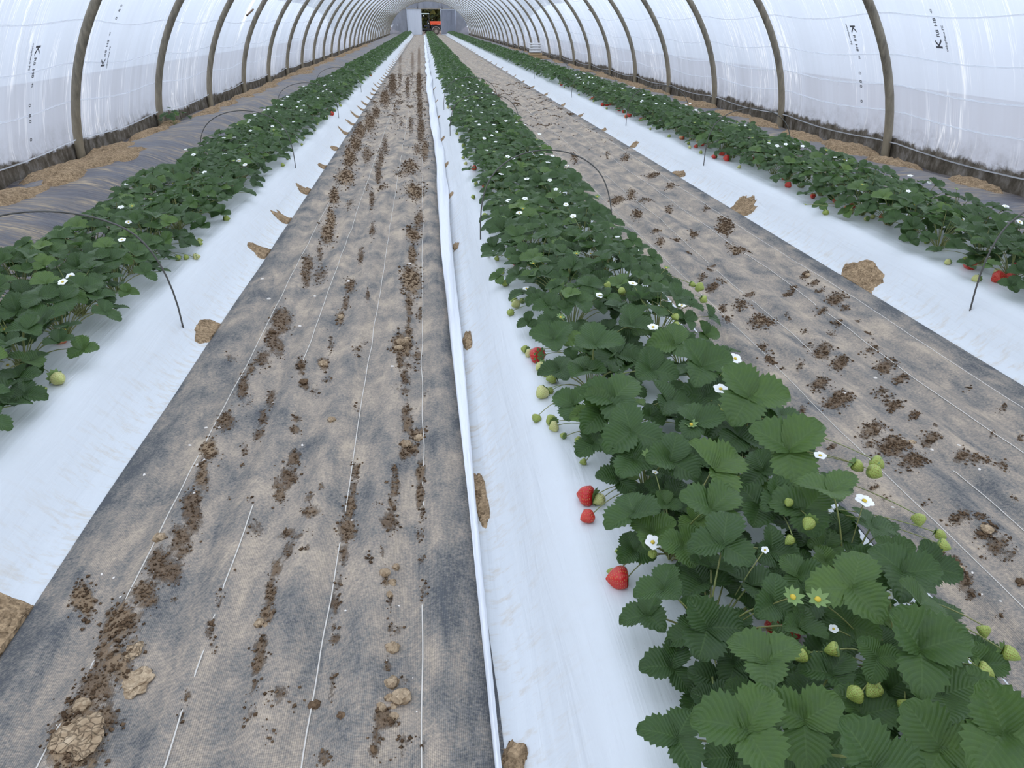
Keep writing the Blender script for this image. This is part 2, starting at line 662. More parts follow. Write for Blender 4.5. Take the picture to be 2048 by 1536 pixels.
def tube(pts, r0, r1=None, n=5, closed_ends=True):
    """quads of a tube through pts (list of Vectors)"""
    r1 = r0 if r1 is None else r1
    P = [Vector(p) for p in pts]
    V = []
    up = Vector((0.0123, .02, 1))
    prev = None
    for i, p in enumerate(P):
        d = (P[min(i + 1, len(P) - 1)] - P[max(i - 1, 0)]).normalized()
        if prev is None:
            a = d.cross(up if abs(d.z) < .95 else Vector((1, 0, 0))).normalized()
        else:
            a = (prev - d * prev.dot(d)).normalized()
        prev = a
        b = d.cross(a)
        r = r0 + (r1 - r0) * i / max(1, len(P) - 1)
        for k in range(n):
            q = p + (a * math.cos(2 * PI * k / n) + b * math.sin(2 * PI * k / n)) * r
            V.append(q)
    Fc = []
    for i in range(len(P) - 1):
        for k in range(n):
            Fc.append([i * n + k, i * n + (k + 1) % n, (i + 1) * n + (k + 1) % n, (i + 1) * n + k])
    return np.array([tuple(v) for v in V]), np.array(Fc)


def box_bm(bm_list, x0, x1, y0, y1, z0, z1):
    n = len(bm_list[0])
    bm_list[0] += [(x, y, z) for x in (x0, x1) for y in (y0, y1) for z in (z0, z1)]
    bm_list[1] += [[n + i for i in f] for f in ((0, 1, 3, 2), (4, 6, 7, 5), (0, 4, 5, 1), (2, 3, 7, 6), (0, 2, 6, 4), (1, 5, 7, 3))]


def boxes(name, bl, m, parent=None, loc=None, bevel=0):
    V, Fc = [], []
    L = [V, Fc]
    for b in bl:
        box_bm(L, *b)
    o = ob(name, mk_mesh(name, np.array(V), np.array(Fc), m, smooth=False), parent, loc)
    if bevel:
        md = o.modifiers.new('bevel', 'BEVEL')
        md.width = bevel
        md.segments = 2
    return o


def empty(name, loc, rz=0):
    o = bpy.data.objects.new(name, None)
    COL.objects.link(o)
    o.location = loc
    o.rotation_euler = (0, 0, rz)
    o.empty_display_size = .1
    return o


ORDW = ['', 'second', 'third', 'fourth', 'fifth', 'sixth', 'seventh', 'eighth', 'ninth', 'tenth', 'eleventh', 'twelfth', 'thirteenth', 'fourteenth', 'fifteenth', 'sixteenth', 'seventeenth', 'eighteenth', 'nineteenth', 'twentieth', 'twenty-first', 'twenty-second', 'twenty-third', 'twenty-fourth', 'twenty-fifth', 'twenty-sixth', 'twenty-seventh', 'twenty-eighth', 'twenty-ninth', 'thirtieth', 'thirty-first', 'thirty-second', 'thirty-third']

# ------------------------------------------------------------------ floor
def sheet_mesh(name, xs, ys, m, off=0.0, thick=None, extra=None, edge=None):
    V, U, E_ = [], [], []
    ex = {k: [] for k in (extra or {})}
    for y in ys:
        for x in xs:
            V.append((x, y, H(x, y) + off))
            U.append((x, y))
            E_.append(edge(x, y) if edge else 0)
            for k in ex:
                ex[k].append(extra[k](x, y))
    at = {'edge': E_}
    at.update(ex)
    return mk_mesh(name, V, grid_faces(len(ys), len(xs)), m, U, at)


xs = [-3.9 + .1 * i for i in range(93)]
V = []
ysf = gy(.02, YEND + 2, .2, .03)
ysf = [-6, -4, -2, -1] + ysf
for y in ysf:
    for x in xs:
        V.append((x, y, min(H(x, y), .03) - .055))
struct(ob('floor', mk_mesh('floor', V, grid_faces(len(ysf), len(xs)), M_SOIL)))

# outdoor ground
og = mk_mesh('outdoor_ground', [(-160, -60, -.09), (160, -60, -.09), (160, 260, -.09), (-160, 260, -.09)], np.array([[0, 1, 2, 3]]), M_GROUT)
struct(ob('ground', og))


# ------------------------------------------------------------------ soil smears on the woven fabric (positions read off the photo)
def smear(x, y, rx, ry, k=1.0, pale=0.0, ang=0.0):
    P = surf(x, y)
    d = depth(P)
    rx, ry = rx * (.92 if x < 1000 else .68), ry * (1.0 if x < 1000 else .68)
    wx = max(.007, rx * d / F)
    Pa, Pb = at_z(x, y - ry, P.z), at_z(x, y + ry, P.z)
    wy = max(.012, abs(Pa.y - Pb.y) / 2)
    dx = (Pa.x - Pb.x) / max(1e-6, (Pa.y - Pb.y))
    return (P.x, P.y, wx, wy, dx + ang, k, pale)


SML = [  # left walkway: px, py, half width, half height, strength, paleness
    (165, 1200, 26, 40, 1, .6), (240, 1250, 45, 55, 1, .6), (290, 1190, 28, 30, 1, .2), (205, 1310, 22, 40, .9, .1), (235, 1330, 32, 40, 1, .7),
    (190, 1375, 42, 42, 1, 0), (150, 1480, 62, 75, 1, .8), (160, 1415, 42, 30, 1, .5), (215, 1440, 30, 30, .9, .2), (320, 1130, 32, 40, 1, .1), (345, 1150, 24, 20, 1, .0), (362, 1085, 24, 36, 1, .1),
    (385, 1020, 22, 45, 1, 0), (405, 950, 16, 40, 1, .3), (418, 900, 22, 26, 1, .8), (450, 842, 22, 24, 1, .1), (485, 775, 14, 28, 1, 0), (502, 740, 10, 14, .9, .2),
    (562, 640, 26, 26, 1, .1), (545, 680, 16, 26, 1, 0), (525, 720, 18, 22, .8, 0), (612, 548, 12, 26, .9, 0), (642, 552, 18, 22, .7, .1), (655, 470, 16, 22, 1, .5), (662, 440, 11, 22, 1, .6), (700, 410, 12, 14, .6, .1),
    (668, 392, 13, 22, 1, .6), (690, 352, 22, 20, 1, .7), (700, 318, 15, 26, 1, .6), (712, 290, 15, 20, 1, .5), (735, 310, 14, 20, .8, .2), (722, 262, 15, 18, 1, .4), (740, 245, 13, 22, 1, .3), (752, 225, 10, 16, 1, .2), (770, 195, 12, 20, 1, .2), (785, 165, 9, 26, 1, .1),
    (617, 527, 12, 16, 1, .2), (640, 505, 8, 26, .8, 0), (722, 512, 8, 22, .9, .0), (700, 573, 12, 18, 1, .1), (692, 607, 9, 20, .9, 0), (682, 638, 10, 16, 1, .6), (662, 692, 6, 26, .8, 0), (647, 730, 13, 15, 1, .5), (602, 732, 13, 20, .9, .1),
    (560, 697, 13, 24, .9, .1), (542, 800, 12, 22, .9, 0), (527, 838, 10, 22, 1, 0), (517, 872, 14, 14, .9, .1), (655, 762, 22, 10, .6, .2), (632, 790, 12, 14, .6, 0), (607, 772, 12, 10, 1, .2), (595, 840, 12, 8, .8, .1), (590, 862, 14, 9, .9, .2), (492, 800, 14, 24, .5, 0),
    (735, 590, 5, 14, .9, 0), (745, 460, 7, 20, .9, 0), (744, 400, 7, 22, .9, 0), (757, 350, 8, 22, 1, 0), (762, 315, 7, 18, .9, 0), (770, 290, 8, 22, .8, 0), (758, 330, 10, 10, .8, 0), (716, 705, 12, 16, .6, .6), (728, 685, 8, 8, .6, 0),
    (825, 512, 10, 24, 1, .3), (822, 560, 24, 34, 1, .8), (818, 610, 9, 30, 1, .2), (817, 642, 5, 16, 1, .1), (840, 630, 8, 18, .7, .1), (805, 690, 26, 28, 1, .5), (818, 665, 12, 12, 1, .3), (834, 712, 12, 16, .8, .1), (800, 722, 9, 18, 1, 0), (820, 735, 22, 10, .7, .3), (810, 757, 12, 18, 1, 0), (805, 782, 26, 9, .8, .1),
    (815, 838, 15, 34, .9, .2), (834, 872, 20, 14, 1, .4), (820, 900, 20, 18, 1, .5), (808, 912, 12, 14, .9, .1), (842, 945, 12, 26, 1, .3), (840, 995, 11, 34, 1, .2), (845, 1030, 9, 20, .9, .1), (842, 1070, 11, 22, .7, .3), (846, 1122, 14, 12, .7, .2), (790, 945, 9, 20, .8, .2), (790, 975, 12, 26, .9, .3), (785, 1005, 12, 16, .9, .6), (778, 1045, 20, 22, 1, 0), (758, 1010, 20, 8, .6, .3), (764, 1105, 6, 16, .8, 0), (740, 1118, 9, 14, .7, .4),
    (770, 1160, 10, 22, .8, .4), (779, 1205, 8, 16, .9, 0), (848, 1185, 14, 22, .6, .1), (782, 1262, 11, 20, .8, .1), (802, 1262, 14, 14, .5, .4), (775, 1330, 12, 20, .8, .1), (812, 1362, 16, 14, .5, .1), (770, 1440, 26, 22, 1, .1), (755, 1475, 14, 26, .7, .2), (748, 1505, 14, 16, .9, 0), (812, 1485, 22, 22, .5, .1), (845, 1497, 12, 20, .5, .1), (790, 1520, 32, 16, .4, .2),
    (712, 945, 10, 26, .9, .1), (708, 980, 8, 20, 1, .1), (702, 1018, 14, 32, 1, .3), (695, 1062, 22, 34, 1, .2), (690, 1110, 14, 26, .9, 0), (678, 1168, 14, 24, .7, .1), (670, 1210, 12, 26, .9, 0), (670, 1258, 10, 12, .9, 0), (671, 1282, 12, 14, 1, 0), (667, 1360, 12, 26, .6, .2), (662, 1395, 12, 18, .5, .2),
    (590, 920, 14, 20, 1, .1), (580, 955, 22, 26, .9, 0), (560, 985, 18, 26, .9, .2), (618, 1000, 14, 14, .7, .2), (622, 1025, 22, 16, .9, .4), (642, 975, 10, 9, .9, .2), (615, 1070, 16, 14, .5, .1), (575, 1070, 22, 14, .8, .1), (605, 1072, 16, 9, .6, 0), (612, 1098, 12, 7, .9, .1), (575, 1105, 16, 22, .9, .2), (552, 1140, 11, 26, 1, .2), (542, 1185, 14, 34, 1, .2), (535, 1230, 18, 26, 1, .4), (522, 1300, 18, 34, 1, .2), (514, 1335, 15, 22, 1, .1), (510, 1372, 9, 22, .8, .1), (512, 1060, 18, 22, .6, 0),
    (562, 1395, 34, 30, .6, .1), (500, 1430, 22, 50, .5, .1), (650, 1515, 18, 26, .7, .2), (540, 1480, 30, 30, .35, .3), (375, 1398, 12, 18, .9, .2), (362, 1440, 8, 12, .9, 0), (420, 1260, 12, 26, .9, .1), (440, 1200, 8, 26, .8, .1), (428, 1300, 8, 14, .8, 0), (350, 1200, 12, 8, .7, .2), (470, 1150, 10, 12, .5, 0), (465, 720, 18, 9, .6, .0), (490, 900, 10, 14, .8, 0), (500, 1000, 10, 10, .7, 0), (460, 1000, 8, 8, .8, 0), (485, 935, 9, 7, .8, 0), (712, 820, 9, 12, .5, .5), (850, 790, 8, 8, .5, 0), (735, 375, 6, 12, .6, 0), (765, 375, 14, 8, .7, .5), (820, 330, 22, 14, .8, .6), (830, 385, 24, 18, .9, .7), (850, 300, 9, 26, 1, .3), (835, 300, 10, 14, .8, .2), (842, 260, 9, 32, 1, .1), (840, 215, 7, 26, 1, .1), (822, 250, 6, 22, .8, 0), (838, 440, 12, 22, .9, .2), (826, 470, 16, 20, 1, .5), (812, 345, 26, 10, .7, .4), (802, 245, 8, 16, .5, 0), (800, 205, 14, 5, .7, 0), (790, 225, 6, 20, .6, 0), (815, 170, 5, 26, .8, 0), (838, 160, 6, 40, 1, .1), (800, 140, 5, 30, .7, 0), (825, 120, 5, 26, .8, 0), (838, 110, 4, 26, .9, 0), (800, 115, 5, 16, .8, 0),
]
SMR = [  # right walkway
    (1147, 312, 7, 14, .8, .4), (1152, 320, 8, 10, .7, .4), (1250, 317, 14, 10, .8, .4), (1215, 310, 6, 12, .6, .2), (1305, 352, 22, 7, .9, .2), (1342, 372, 16, 9, .8, .3), (1235, 400, 24, 10, 1, .3), (1262, 392, 14, 16, .9, .4), (1290, 400, 26, 6, .8, .3), (1275, 427, 18, 16, .9, .3), (1312, 462, 16, 8, .9, .2), (1320, 484, 12, 12, .9, .4), (1352, 482, 16, 6, 1, 0), (1387, 470, 16, 16, .9, .4), (1337, 422, 14, 12, .8, .3), (1412, 418, 12, 8, .9, .2), (1450, 452, 26, 24, 1, .5), (1478, 500, 28, 12, .8, .6), (1460, 492, 14, 8, .6, .6), (1377, 508, 10, 5, 1, 0), (1405, 556, 16, 8, 1, 0), (1424, 576, 24, 12, 1, 0), (1442, 563, 18, 10, .7, .4), (1420, 542, 18, 6, .9, .2), (1483, 608, 30, 18, .7, .4), (1525, 642, 42, 22, .9, .5), (1497, 592, 18, 7, 1, 0), (1445, 620, 14, 14, .9, .1), (1455, 640, 14, 18, .8, .2), (1587, 577, 14, 7, 1, .2), (1577, 589, 18, 9, 1, .1), (1610, 552, 16, 10, 1, .1), (1628, 568, 16, 8, 1, .1), (1640, 583, 14, 6, 1, 0), (1670, 602, 30, 16, 1, .1), (1690, 618, 14, 8, 1, .1), (1645, 622, 22, 8, .9, .1), (1572, 630, 7, 5, 1, 0), (1578, 640, 6, 5, 1, 0), (1675, 648, 18, 11, .7, .5), (1663, 669, 18, 9, .8, .1), (1714, 645, 9, 5, 1, 0), (1735, 668, 14, 9, .9, .1), (1745, 680, 8, 5, 1, 0), (1608, 665, 18, 8, .6, .5), (1645, 705, 36, 20, .9, .2), (1680, 728, 30, 18, 1, .1), (1615, 695, 26, 9, .7, .2), (1745, 700, 30, 12, .7, .2), (1770, 735, 34, 18, 1, .1), (1800, 760, 30, 12, .9, .1), (1525, 697, 22, 14, .9, .3), (1540, 722, 22, 20, .9, .6), (1565, 740, 14, 8, .8, .3), (1600, 735, 16, 14, .6, .3), (1640, 770, 36, 20, .8, .2), (1680, 800, 46, 26, 1, .2), (1660, 810, 30, 14, .9, 0), (1762, 785, 24, 10, .9, .1), (1790, 812, 26, 14, 1, .1), (1828, 832, 22, 12, 1, 0), (1775, 800, 24, 12, .7, .2), (1870, 852, 10, 6, 1, 0), (1745, 860, 46, 26, .8, .2), (1790, 890, 60, 30, 1, .2), (1830, 920, 50, 26, .9, .1), (1860, 880, 36, 20, .8, .1), (1740, 890, 30, 16, .6, .3), (1925, 910, 30, 18, .8, .2), (1960, 920, 46, 20, .7, .2), (2000, 935, 30, 18, .7, .2), (1985, 870, 14, 9, .8, .1), (2040, 880, 12, 12, 1, .1), (2005, 820, 18, 9, .9, .1), (1935, 780, 14, 7, .7, .3), (1915, 1040, 44, 22, .8, .3), (1975, 1062, 40, 22, 1, .1), (1960, 1035, 26, 12, .8, .1), (1995, 1090, 46, 26, .7, .2), (2020, 1110, 30, 20, .6, .1), (1878, 1100, 22, 10, .8, .2), (1900, 1135, 34, 22, 1, .2), (1930, 1165, 26, 22, .9, .1), (1880, 1120, 14, 10, .9, 0), (1960, 1120, 22, 9, .5, .3), (2042, 1172, 10, 9, 1, 0), (1940, 1195, 20, 14, .8, .1), (1990, 1240, 20, 9, .6, .1), (1750, 975, 20, 10, .8, .4), (1770, 1000, 16, 10, .6, .4), (1665, 895, 16, 9, .9, .3), (1605, 820, 16, 12, .8, .4), (1850, 1010, 14, 9, .7, .2), (2030, 1000, 12, 14, .6, .1), (1425, 535, 12, 4, 1, 0),
]
SM = {'left': [smear(*a) for a in SML], 'right': [smear(*a) for a in SMR]}


def far_soil(side, x, y):
    """meandering soil lines in the furrows further along the tunnel"""
    if y < 7:
        return 0
    a, b = PATHS[side]
    v = 0
    lanes = ((.17, 1.0), (.33, .55), (.50, .7), (.66, .5), (.86, 1.0)) if side == 'left' else ((.2, .4), (.42, .5), (.62, .35), (.82, .3))
    for i, (q, s_) in enumerate(lanes):
        xc = a + (b - a) * q + .06 * nz(y * .55, i * 7.3) + .06 * nz(y * 1.9, i * 3.1) + .03 * nz(y * 4.5, i * 2.1)
        w = .018 + .03 * max(0, nz(y * .8, i * 5.7, 3) + .2)
        dd = (x - xc) / w
        g = max(0, nz(y * 2.1, i * 11.1, 8) + .22 + .25 * nz(y * 6, i * 4, 1))
        v = max(v, .8 * s_ * math.exp(-dd * dd) * min(1, 1.5 * g))
    rip = nz(x * 4.5 + .6 * nz(y * 2, x * 2), y * 3.4, 15)
    v = max(v, .7 * max(0, rip - .15) / .35 * min(1, (y - 7) / 8))
    return v * min(1, (y - 7) / 3)


def soil_at(side, x, y):
    v, pl, ps = 0, 0, 0
    for (cx, cy, wx, wy, dx, k, pale) in SM[side]:
        v_ = (y - cy) / wy
        if abs(v_) > 2:
            continue
        u_ = (x - cx - dx * (y - cy)) / wx
        if abs(u_) > 2:
            continue
        g = k * math.exp(-.9 * (u_ * u_ + v_ * v_) ** 1.3)
        if g > v:
            v = g
        pl += g * pale
        ps += g
    f = far_soil(side, x, y)
    if f > v:
        return f, .25
    return v, (pl / ps if ps > .02 else 0)


SOILC = {}


def soil_cached(side):
    def s0(x, y):
        k = (round(x, 4), round(y, 4))
        if k not in SOILC:
            SOILC[k] = soil_at(side, x, y)
        return SOILC[k]
    return s0


COVER = {}
for side, (a, b) in PATHS.items():
    root = empty('ground_cover', ((a + b) / 2, 0, 0))
    n = 84
    xs = [a + (b - a) * i / n for i in range(n + 1)]
    ys = gy(.35, YEND, .018, .0105)
    sc = soil_cached(side)
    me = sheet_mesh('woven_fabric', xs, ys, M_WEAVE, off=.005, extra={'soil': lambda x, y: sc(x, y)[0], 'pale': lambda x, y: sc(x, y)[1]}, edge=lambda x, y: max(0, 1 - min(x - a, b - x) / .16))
    o = ob('woven_fabric', me)
    o.parent = root
    o.location = (-(a + b) / 2, 0, 0)
    tag(root, 'woven brown ground fabric walkway between left and middle beds' if side == 'left' else 'woven brown ground fabric walkway between middle and right beds', 'ground cover', 'woven walkway covers')
    lanes = (-.857, -.60, -.318, -.074) if side == 'left' else (1.49, 1.755, 2.03, 2.30)
    for i, lx in enumerate(lanes):
        pts = []
        wob = 2.2 if side == 'right' else .8
        for y in gy(.4, 70, .06, .02):
            x = lx + .012 * wob * nz(y * 1.1, i * 9.1, 2) + .006 * nz(y * 4, i, 3)
            pts.append((x, y))
        # where soil lies on it the thread dips under the surface
        pp = []
        for (x, y) in pts:
            hid = soil_at(side, x, y)[0] > .7 or nz(y * .9, i * 4.4, 21) > .5 or (y > 12 and nz(y * .4, i * 2.4, 5) > .12)
            pp.append(Vector((x, y, H(x, y) + (-.008 if hid else .0068))))
        G = Geo()
        G.add(*tube(pp, .0020, None, 4))
        o = ob('marker_thread', G.mesh('marker_thread', M_THREAD))
        o.parent = root
        o.location = (-(a + b) / 2, 0, 0)

# ------------------------------------------------------------------ white mulch on the beds
for k, c in BEDS.items():
    lo, hi = -.66, .66
    if k == 'left':
        lo = -.40
    if k == 'right':
        hi = .40
    n = 44
    xs = [c + lo + (hi - lo) * i / n for i in range(n + 1)]
    ys = gy(.02, YEND - .3, .03, .016)
    me = sheet_mesh('mulch_film', xs, ys, M_MULCH, off=.001, edge=lambda x, y: sstep((abs(x - c) - .36) / .24))
    tag(ob('mulch_film', me), {'left': 'white plastic mulch film over the left strawberry bed', 'middle': 'white plastic mulch film over the middle strawberry bed', 'right': 'white plastic mulch film over the right strawberry bed'}[k], 'mulch film', 'white mulch films')

# grey sheets along both sides
for k in ('left', 'right'):
    n = 46
    xs = [(-1.98 - (3.78 - 1.98) * i / n) if k == 'left' else (3.36 + (5.10 - 3.36) * i / n) for i in range(n + 1)]
    if k == 'left':
        xs = xs[::-1]
    ys = gy(.4, YEND - .3, .05, .012)
    me = sheet_mesh('margin_sheet', xs, ys, M_SHEET, off=.004)
    tag(ob('margin_sheet', me), 'dusty grey plastic sheet draped along the %s foot of the tunnel' % k, 'plastic sheet', 'grey margin sheets')


# ------------------------------------------------------------------ soil mounds holding the film down
def mound(x, y, rx, ry, h, clip=None, seed=0, off=.002, res=22, m=None):
    V, n = [], res
    for i in range(n):
        for j in range(n):
            u, v = -1.25 + 2.5 * i / (n - 1), -1.25 + 2.5 * j / (n - 1)
            px, py = x + u * rx, y + v * ry
            if clip:
                px = max(clip[0], min(clip[1], px))
            r = math.hypot(u, v) + .38 * nz(u * 1.7 + seed, v * 1.7, seed * 3.3) + .12 * nz(u * 6, v * 6, seed)
            e = sstep((1 - r) / .35)
            z = H(px, py) + off - .012 + e * (.012 + h * (1 - .5 * min(1, r)) * (1 + .5 * nz(px * 20, py * 20, 3)) + .006 * nz(px * 70, py * 70, 9))
            V.append((px, py, z))
    return mk_mesh('soil_mound', V, grid_faces(n, n), m or M_MOUND)


# mounds at the mulch edges
k = 0
Y0s = [1.50, 3.60, 5.02, 5.95, 7.06, 8.36, 9.6, 11.0]
while Y0s[-1] < 60:
    Y0s.append(Y0s[-1] + .9 + .35 * R.random())
for i, y in enumerate(Y0s):
    big = i == 0
    rx = .40 if big else (.075 if i == 1 else .075 + .055 * R.random())
    ry = .21 if big else .11 + .07 * R.random()
    x = -1.18 if big else -1.10 - .02
    o = ob('soil_mound', mound(x, y, rx, ry, .014, (-3, -1.098), 10 + i))
    lab = 'large tan soil mound in the lower left corner beside the walkway' if big else ('%s tan soil mound from the camera along the left bed edge' % ORDW[i] if i < 9 else 'small far tan soil mound notching the left bed film edge')
    tag(o, lab, 'soil mound', 'soil mounds along the left bed edge')
YR = [(2.52, 4.05, .10, .24), (2.53, 5.92, .10, .24), (2.49, 7.5, .06, .16), (2.52, 9.4, .06, .14)]
yy = 11.0
while yy < 60:
    YR.append((2.49, yy, .04 + .03 * R.random(), .12))
    yy += 1.7 + .5 * R.random()
for i, (x, y, rx, ry) in enumerate(YR):
    o = ob('soil_mound', mound(x, y, rx, ry, .014, (2.458, 4), 70 + i))
    tag(o, ('nearest tan soil mound at the right bed edge' if i == 0 else '%s tan soil mound from the camera along the right bed edge' % ORDW[i]) if i < 6 else 'small far tan soil mound on the right bed film edge', 'soil mound', 'soil mounds along the right bed edge')
YM = [(.118, 1.06, .035, .06), (.112, 2.02, .035, .20), (.14, 3.33, .03, .12), (.15, 5.0, .03, .1), (.15, 6.6, .05, .12), (.16, 8.1, .05, .12), (.17, 10, .05, .14), (.17, 12.5, .04, .12), (.17, 15, .05, .12), (.17, 18, .05, .12)]
for i, (x, y, rx, ry) in enumerate(YM):
    o = ob('soil_mound', mound(x, y, rx, ry, .010, (.085, 2), 130 + i, off=.004))
    tag(o, '%s tan soil patch from the camera beside the white fleece strip' % (ORDW[i] or 'first'), 'soil mound', 'soil patches beside the fleece strip')

# heaps in the margins
cnt = {'left': 0, 'right': 0}
HEAPS = [(-3.40, 6.2, .30, .55), (-3.15, 7.0, .14, .3), (-3.52, 7.75, .26, .6), (-3.48, 8.75, .26, .5), (-3.16, 8.1, .20, .6), (-3.66, 9.1, .14, .3), (-3.5, 10.3, .2, .4), (-3.7, 11.6, .2, .35), (-3.4, 12.6, .2, .5), (-3.3, 13.6, .16, .35)]
yy = 14.8
while yy < 50:
    HEAPS.append((-3.5 + .3 * R.random(), yy, .14 + .12 * R.random(), .25 + .3 * R.random()))
    yy += .9 + .6 * R.random()
yy = 5.0
while yy < 45:
    HEAPS.append((4.75 + .28 * R.random(), yy, .16 + .1 * R.random(), .3 + .25 * R.random()))
    yy += .9 + .6 * R.random() if yy < 25 else 1.6
for i, (x, y, rx, ry) in enumerate(HEAPS):
    s_ = 'left' if x < 0 else 'right'
    c_ = cnt[s_]
    cnt[s_] += 1
    o = ob('soil_heap', mound(x, y, rx * 1.15, ry * 1.15, .06, (-3.70, -2.3) if x < 0 else (3.6, 5.0), 200 + i, off=.006, res=20))
    tag(o, ('%s heap of loose brown soil on the %s grey margin sheet' % (ORDW[c_] or 'nearest', s_)) if c_ < 9 else 'low far heap of loose soil at the %s tunnel foot' % s_, 'soil heap', 'soil heaps on the %s margin' % s_)

# ------------------------------------------------------------------ fleece strip
YF = [(.3, .008), (1.0, .013), (2.0, .026), (3.3, .062), (5, .085), (9, .12), (20, .14), (YEND - 1, .14)]


def interp(tab, y):
    for (a, b), (c, d) in zip(tab, tab[1:]):
        if y <= c:
            return b + (d - b) * (y - a) / (c - a)
    return tab[-1][1]


V, nsec = [], 12
ys = gy(.3, YEND - 1, .03, .012)
for y in ys:
    w = interp(YF, y)
    w *= 1 + .45 * nz(y * .55, 2.2, 1) * min(1, y / 5)
    xc = .082 + .045 * nz(y * .28, 5.5, 2) * min(1, y / 6) + .01 * min(1, y / 8)
    tw = .5 * nz(y * .5, 8.8, 3) * min(1, y / 4)
    h = .010 + .20 * w
    for j in range(nsec):
        a_ = 2 * PI * j / nsec
        u = math.cos(a_) * w / 2
        v = (math.sin(a_) + .35 * math.sin(3 * a_ + y * 2.2)) * h * (1 + .3 * nz(y * 3, j * 2.1, 6))
        V.append((xc + u + .2 * v * tw, y, .018 + h * .8 + v + u * tw * .5))
Fc = []
for i in range(len(ys) - 1):
    for j in range(nsec):
        Fc.append([i * nsec + j, i * nsec + (j + 1) % nsec, (i + 1) * nsec + (j + 1) % nsec, (i + 1) * nsec + j])
tag(ob('fleece_strip', mk_mesh('fleece_strip', V, np.array(Fc), M_FLEECE)), 'long crumpled white fleece strip folded along the left walkway edge', 'fleece')

# ------------------------------------------------------------------ tunnel shell
SKEW = -.07
ARC = []  # (x, z, s) along the hoop from left foot to right foot
NARC = 64
for i in range(NARC + 1):
    a_ = PI - PI * i / NARC
    ARC.append((CX + HA * math.cos(a_), HB * math.sin(a_)))
SL = [0]
for i in range(NARC):
    SL.append(SL[-1] + math.hypot(ARC[i + 1][0] - ARC[i][0], ARC[i + 1][1] - ARC[i][1]))
SP = 2.8
HY0 = 8.62 - 4 * SP + .0


def film_pt(i, y, off=.06):
    x, z = ARC[i]
    nx, nz_ = (x - CX) / HA ** 2, z / HB ** 2
    l = math.hypot(nx, nz_)
    fr = ((y - HY0 - SKEW * (x - CX)) / SP) % 1
    sag = .035 * math.sin(PI * fr) ** 2 * min(1, z / .5)
    o_ = off - sag
    if z < .3:
        o_ -= (.05 + .05 * nz(y * .9, x, 4)) * (1 - z / .3) * math.sin(PI * fr) ** .5
    return (x + nx / l * o_, y, z + nz_ / l * o_ - (.06 if i in (0, NARC) else 0))


ysh = [-5.0 + SP / 8 * i for i in range(int((YEND + 5) / (SP / 8)) + 1)] + [YEND]
for nm, i0, i1 in (('wall_left', 0, 17), ('ceiling', 17, NARC - 17), ('wall_right', NARC - 17, NARC)):
    V, U = [], []
    for y in ysh:
        for i in range(i0, i1 + 1):
            V.append(film_pt(i, y))
            U.append((y, SL[i] if nm != 'wall_right' else 100 + SL[NARC] - SL[i]))
    o = ob(nm, mk_mesh(nm, V, grid_faces(len(ysh), i1 - i0 + 1), M_FILM, U))
    struct(o)

# hoops
NH = int((YEND - HY0) / SP) + 1
hp = [Vector((x, SKEW * (x - CX), z)) for (x, z) in ARC]
hp = [hp[0] - Vector((0, 0, .12))] + hp + [hp[-1] - Vector((0, 0, .12))]
Gv, Gf = tube(hp, 1.0, None, 12)
for i, c_ in enumerate(hp):
    rr = .046 - .018 * sstep((c_.z - 1.7) / .7)
    for k in range(12):
        Gv[i * 12 + k] = np.array(tuple(c_)) + (Gv[i * 12 + k] - np.array(tuple(c_))) * rr
hoop_me = mk_mesh('tunnel_hoop', Gv, Gf, M_HOOP)
hv = 0
for i in range(NH):
    y = HY0 + i * SP
    if y < 3 and y > -4:
        pass
    o = ob('tunnel_hoop', hoop_me, None, (0, y, 0))
    if y < 5.2:
        lab = 'weathered steel tunnel hoop closest above the camera'
        if y < 0:
            bpy.data.objects.remove(o)
            continue
        g = 'hoops above the camera'
    else:
        hv += 1
        lab = ('nearest visible weathered steel tunnel hoop with its left foot by the soil heaps' if hv == 1 else '%s weathered steel tunnel hoop counting away from the camera' % ORDW[hv - 1])
        g = 'steel hoops of the tunnel'
    tag(o, lab, 'tunnel hoop', g)

# cords along the film
CORDS = {'left': [.26, .63, 1.0, 1.4, 1.85, 2.35], 'right': [.19, .50, .77, 1.07, 1.46, 1.95, 2.4]}
NAMES = ['lowest', 'second lowest', 'third lowest', 'fourth lowest', 'fifth lowest', 'sixth lowest', 'seventh lowest']
for side, zs in CORDS.items():
    for q, z0 in enumerate(zs):
        pts = []
        y = -4.0
        while y < YEND:
            sg = -1 if side == 'left' else 1
            fr = ((y - HY0 + SKEW * 4.4 * sg * -1) / SP) % 1
            zz = z0 - .045 * math.sin(PI * fr)
            cx_ = HA * math.sqrt(1 - (zz / HB) ** 2)
            nx, nz_ = cx_ / HA ** 2, zz / HB ** 2
            l = math.hypot(nx, nz_)
            o_ = .060 - .038 * math.sin(PI * fr) ** 2 * min(1, zz / .5)
            if zz < .3:
                o_ -= .05
            pts.append(Vector((CX + sg * (cx_ + nx / l * o_), y, zz + nz_ / l * o_)))
            y += SP / 6
        Gv, Gf = tube(pts, .007, None, 5)
        tag(ob('support_cord', mk_mesh('support_cord', Gv, Gf, M_CORD)), '%s white cord running along the %s film wall' % (NAMES[q], side), 'cord', 'white cords along the %s film' % side)


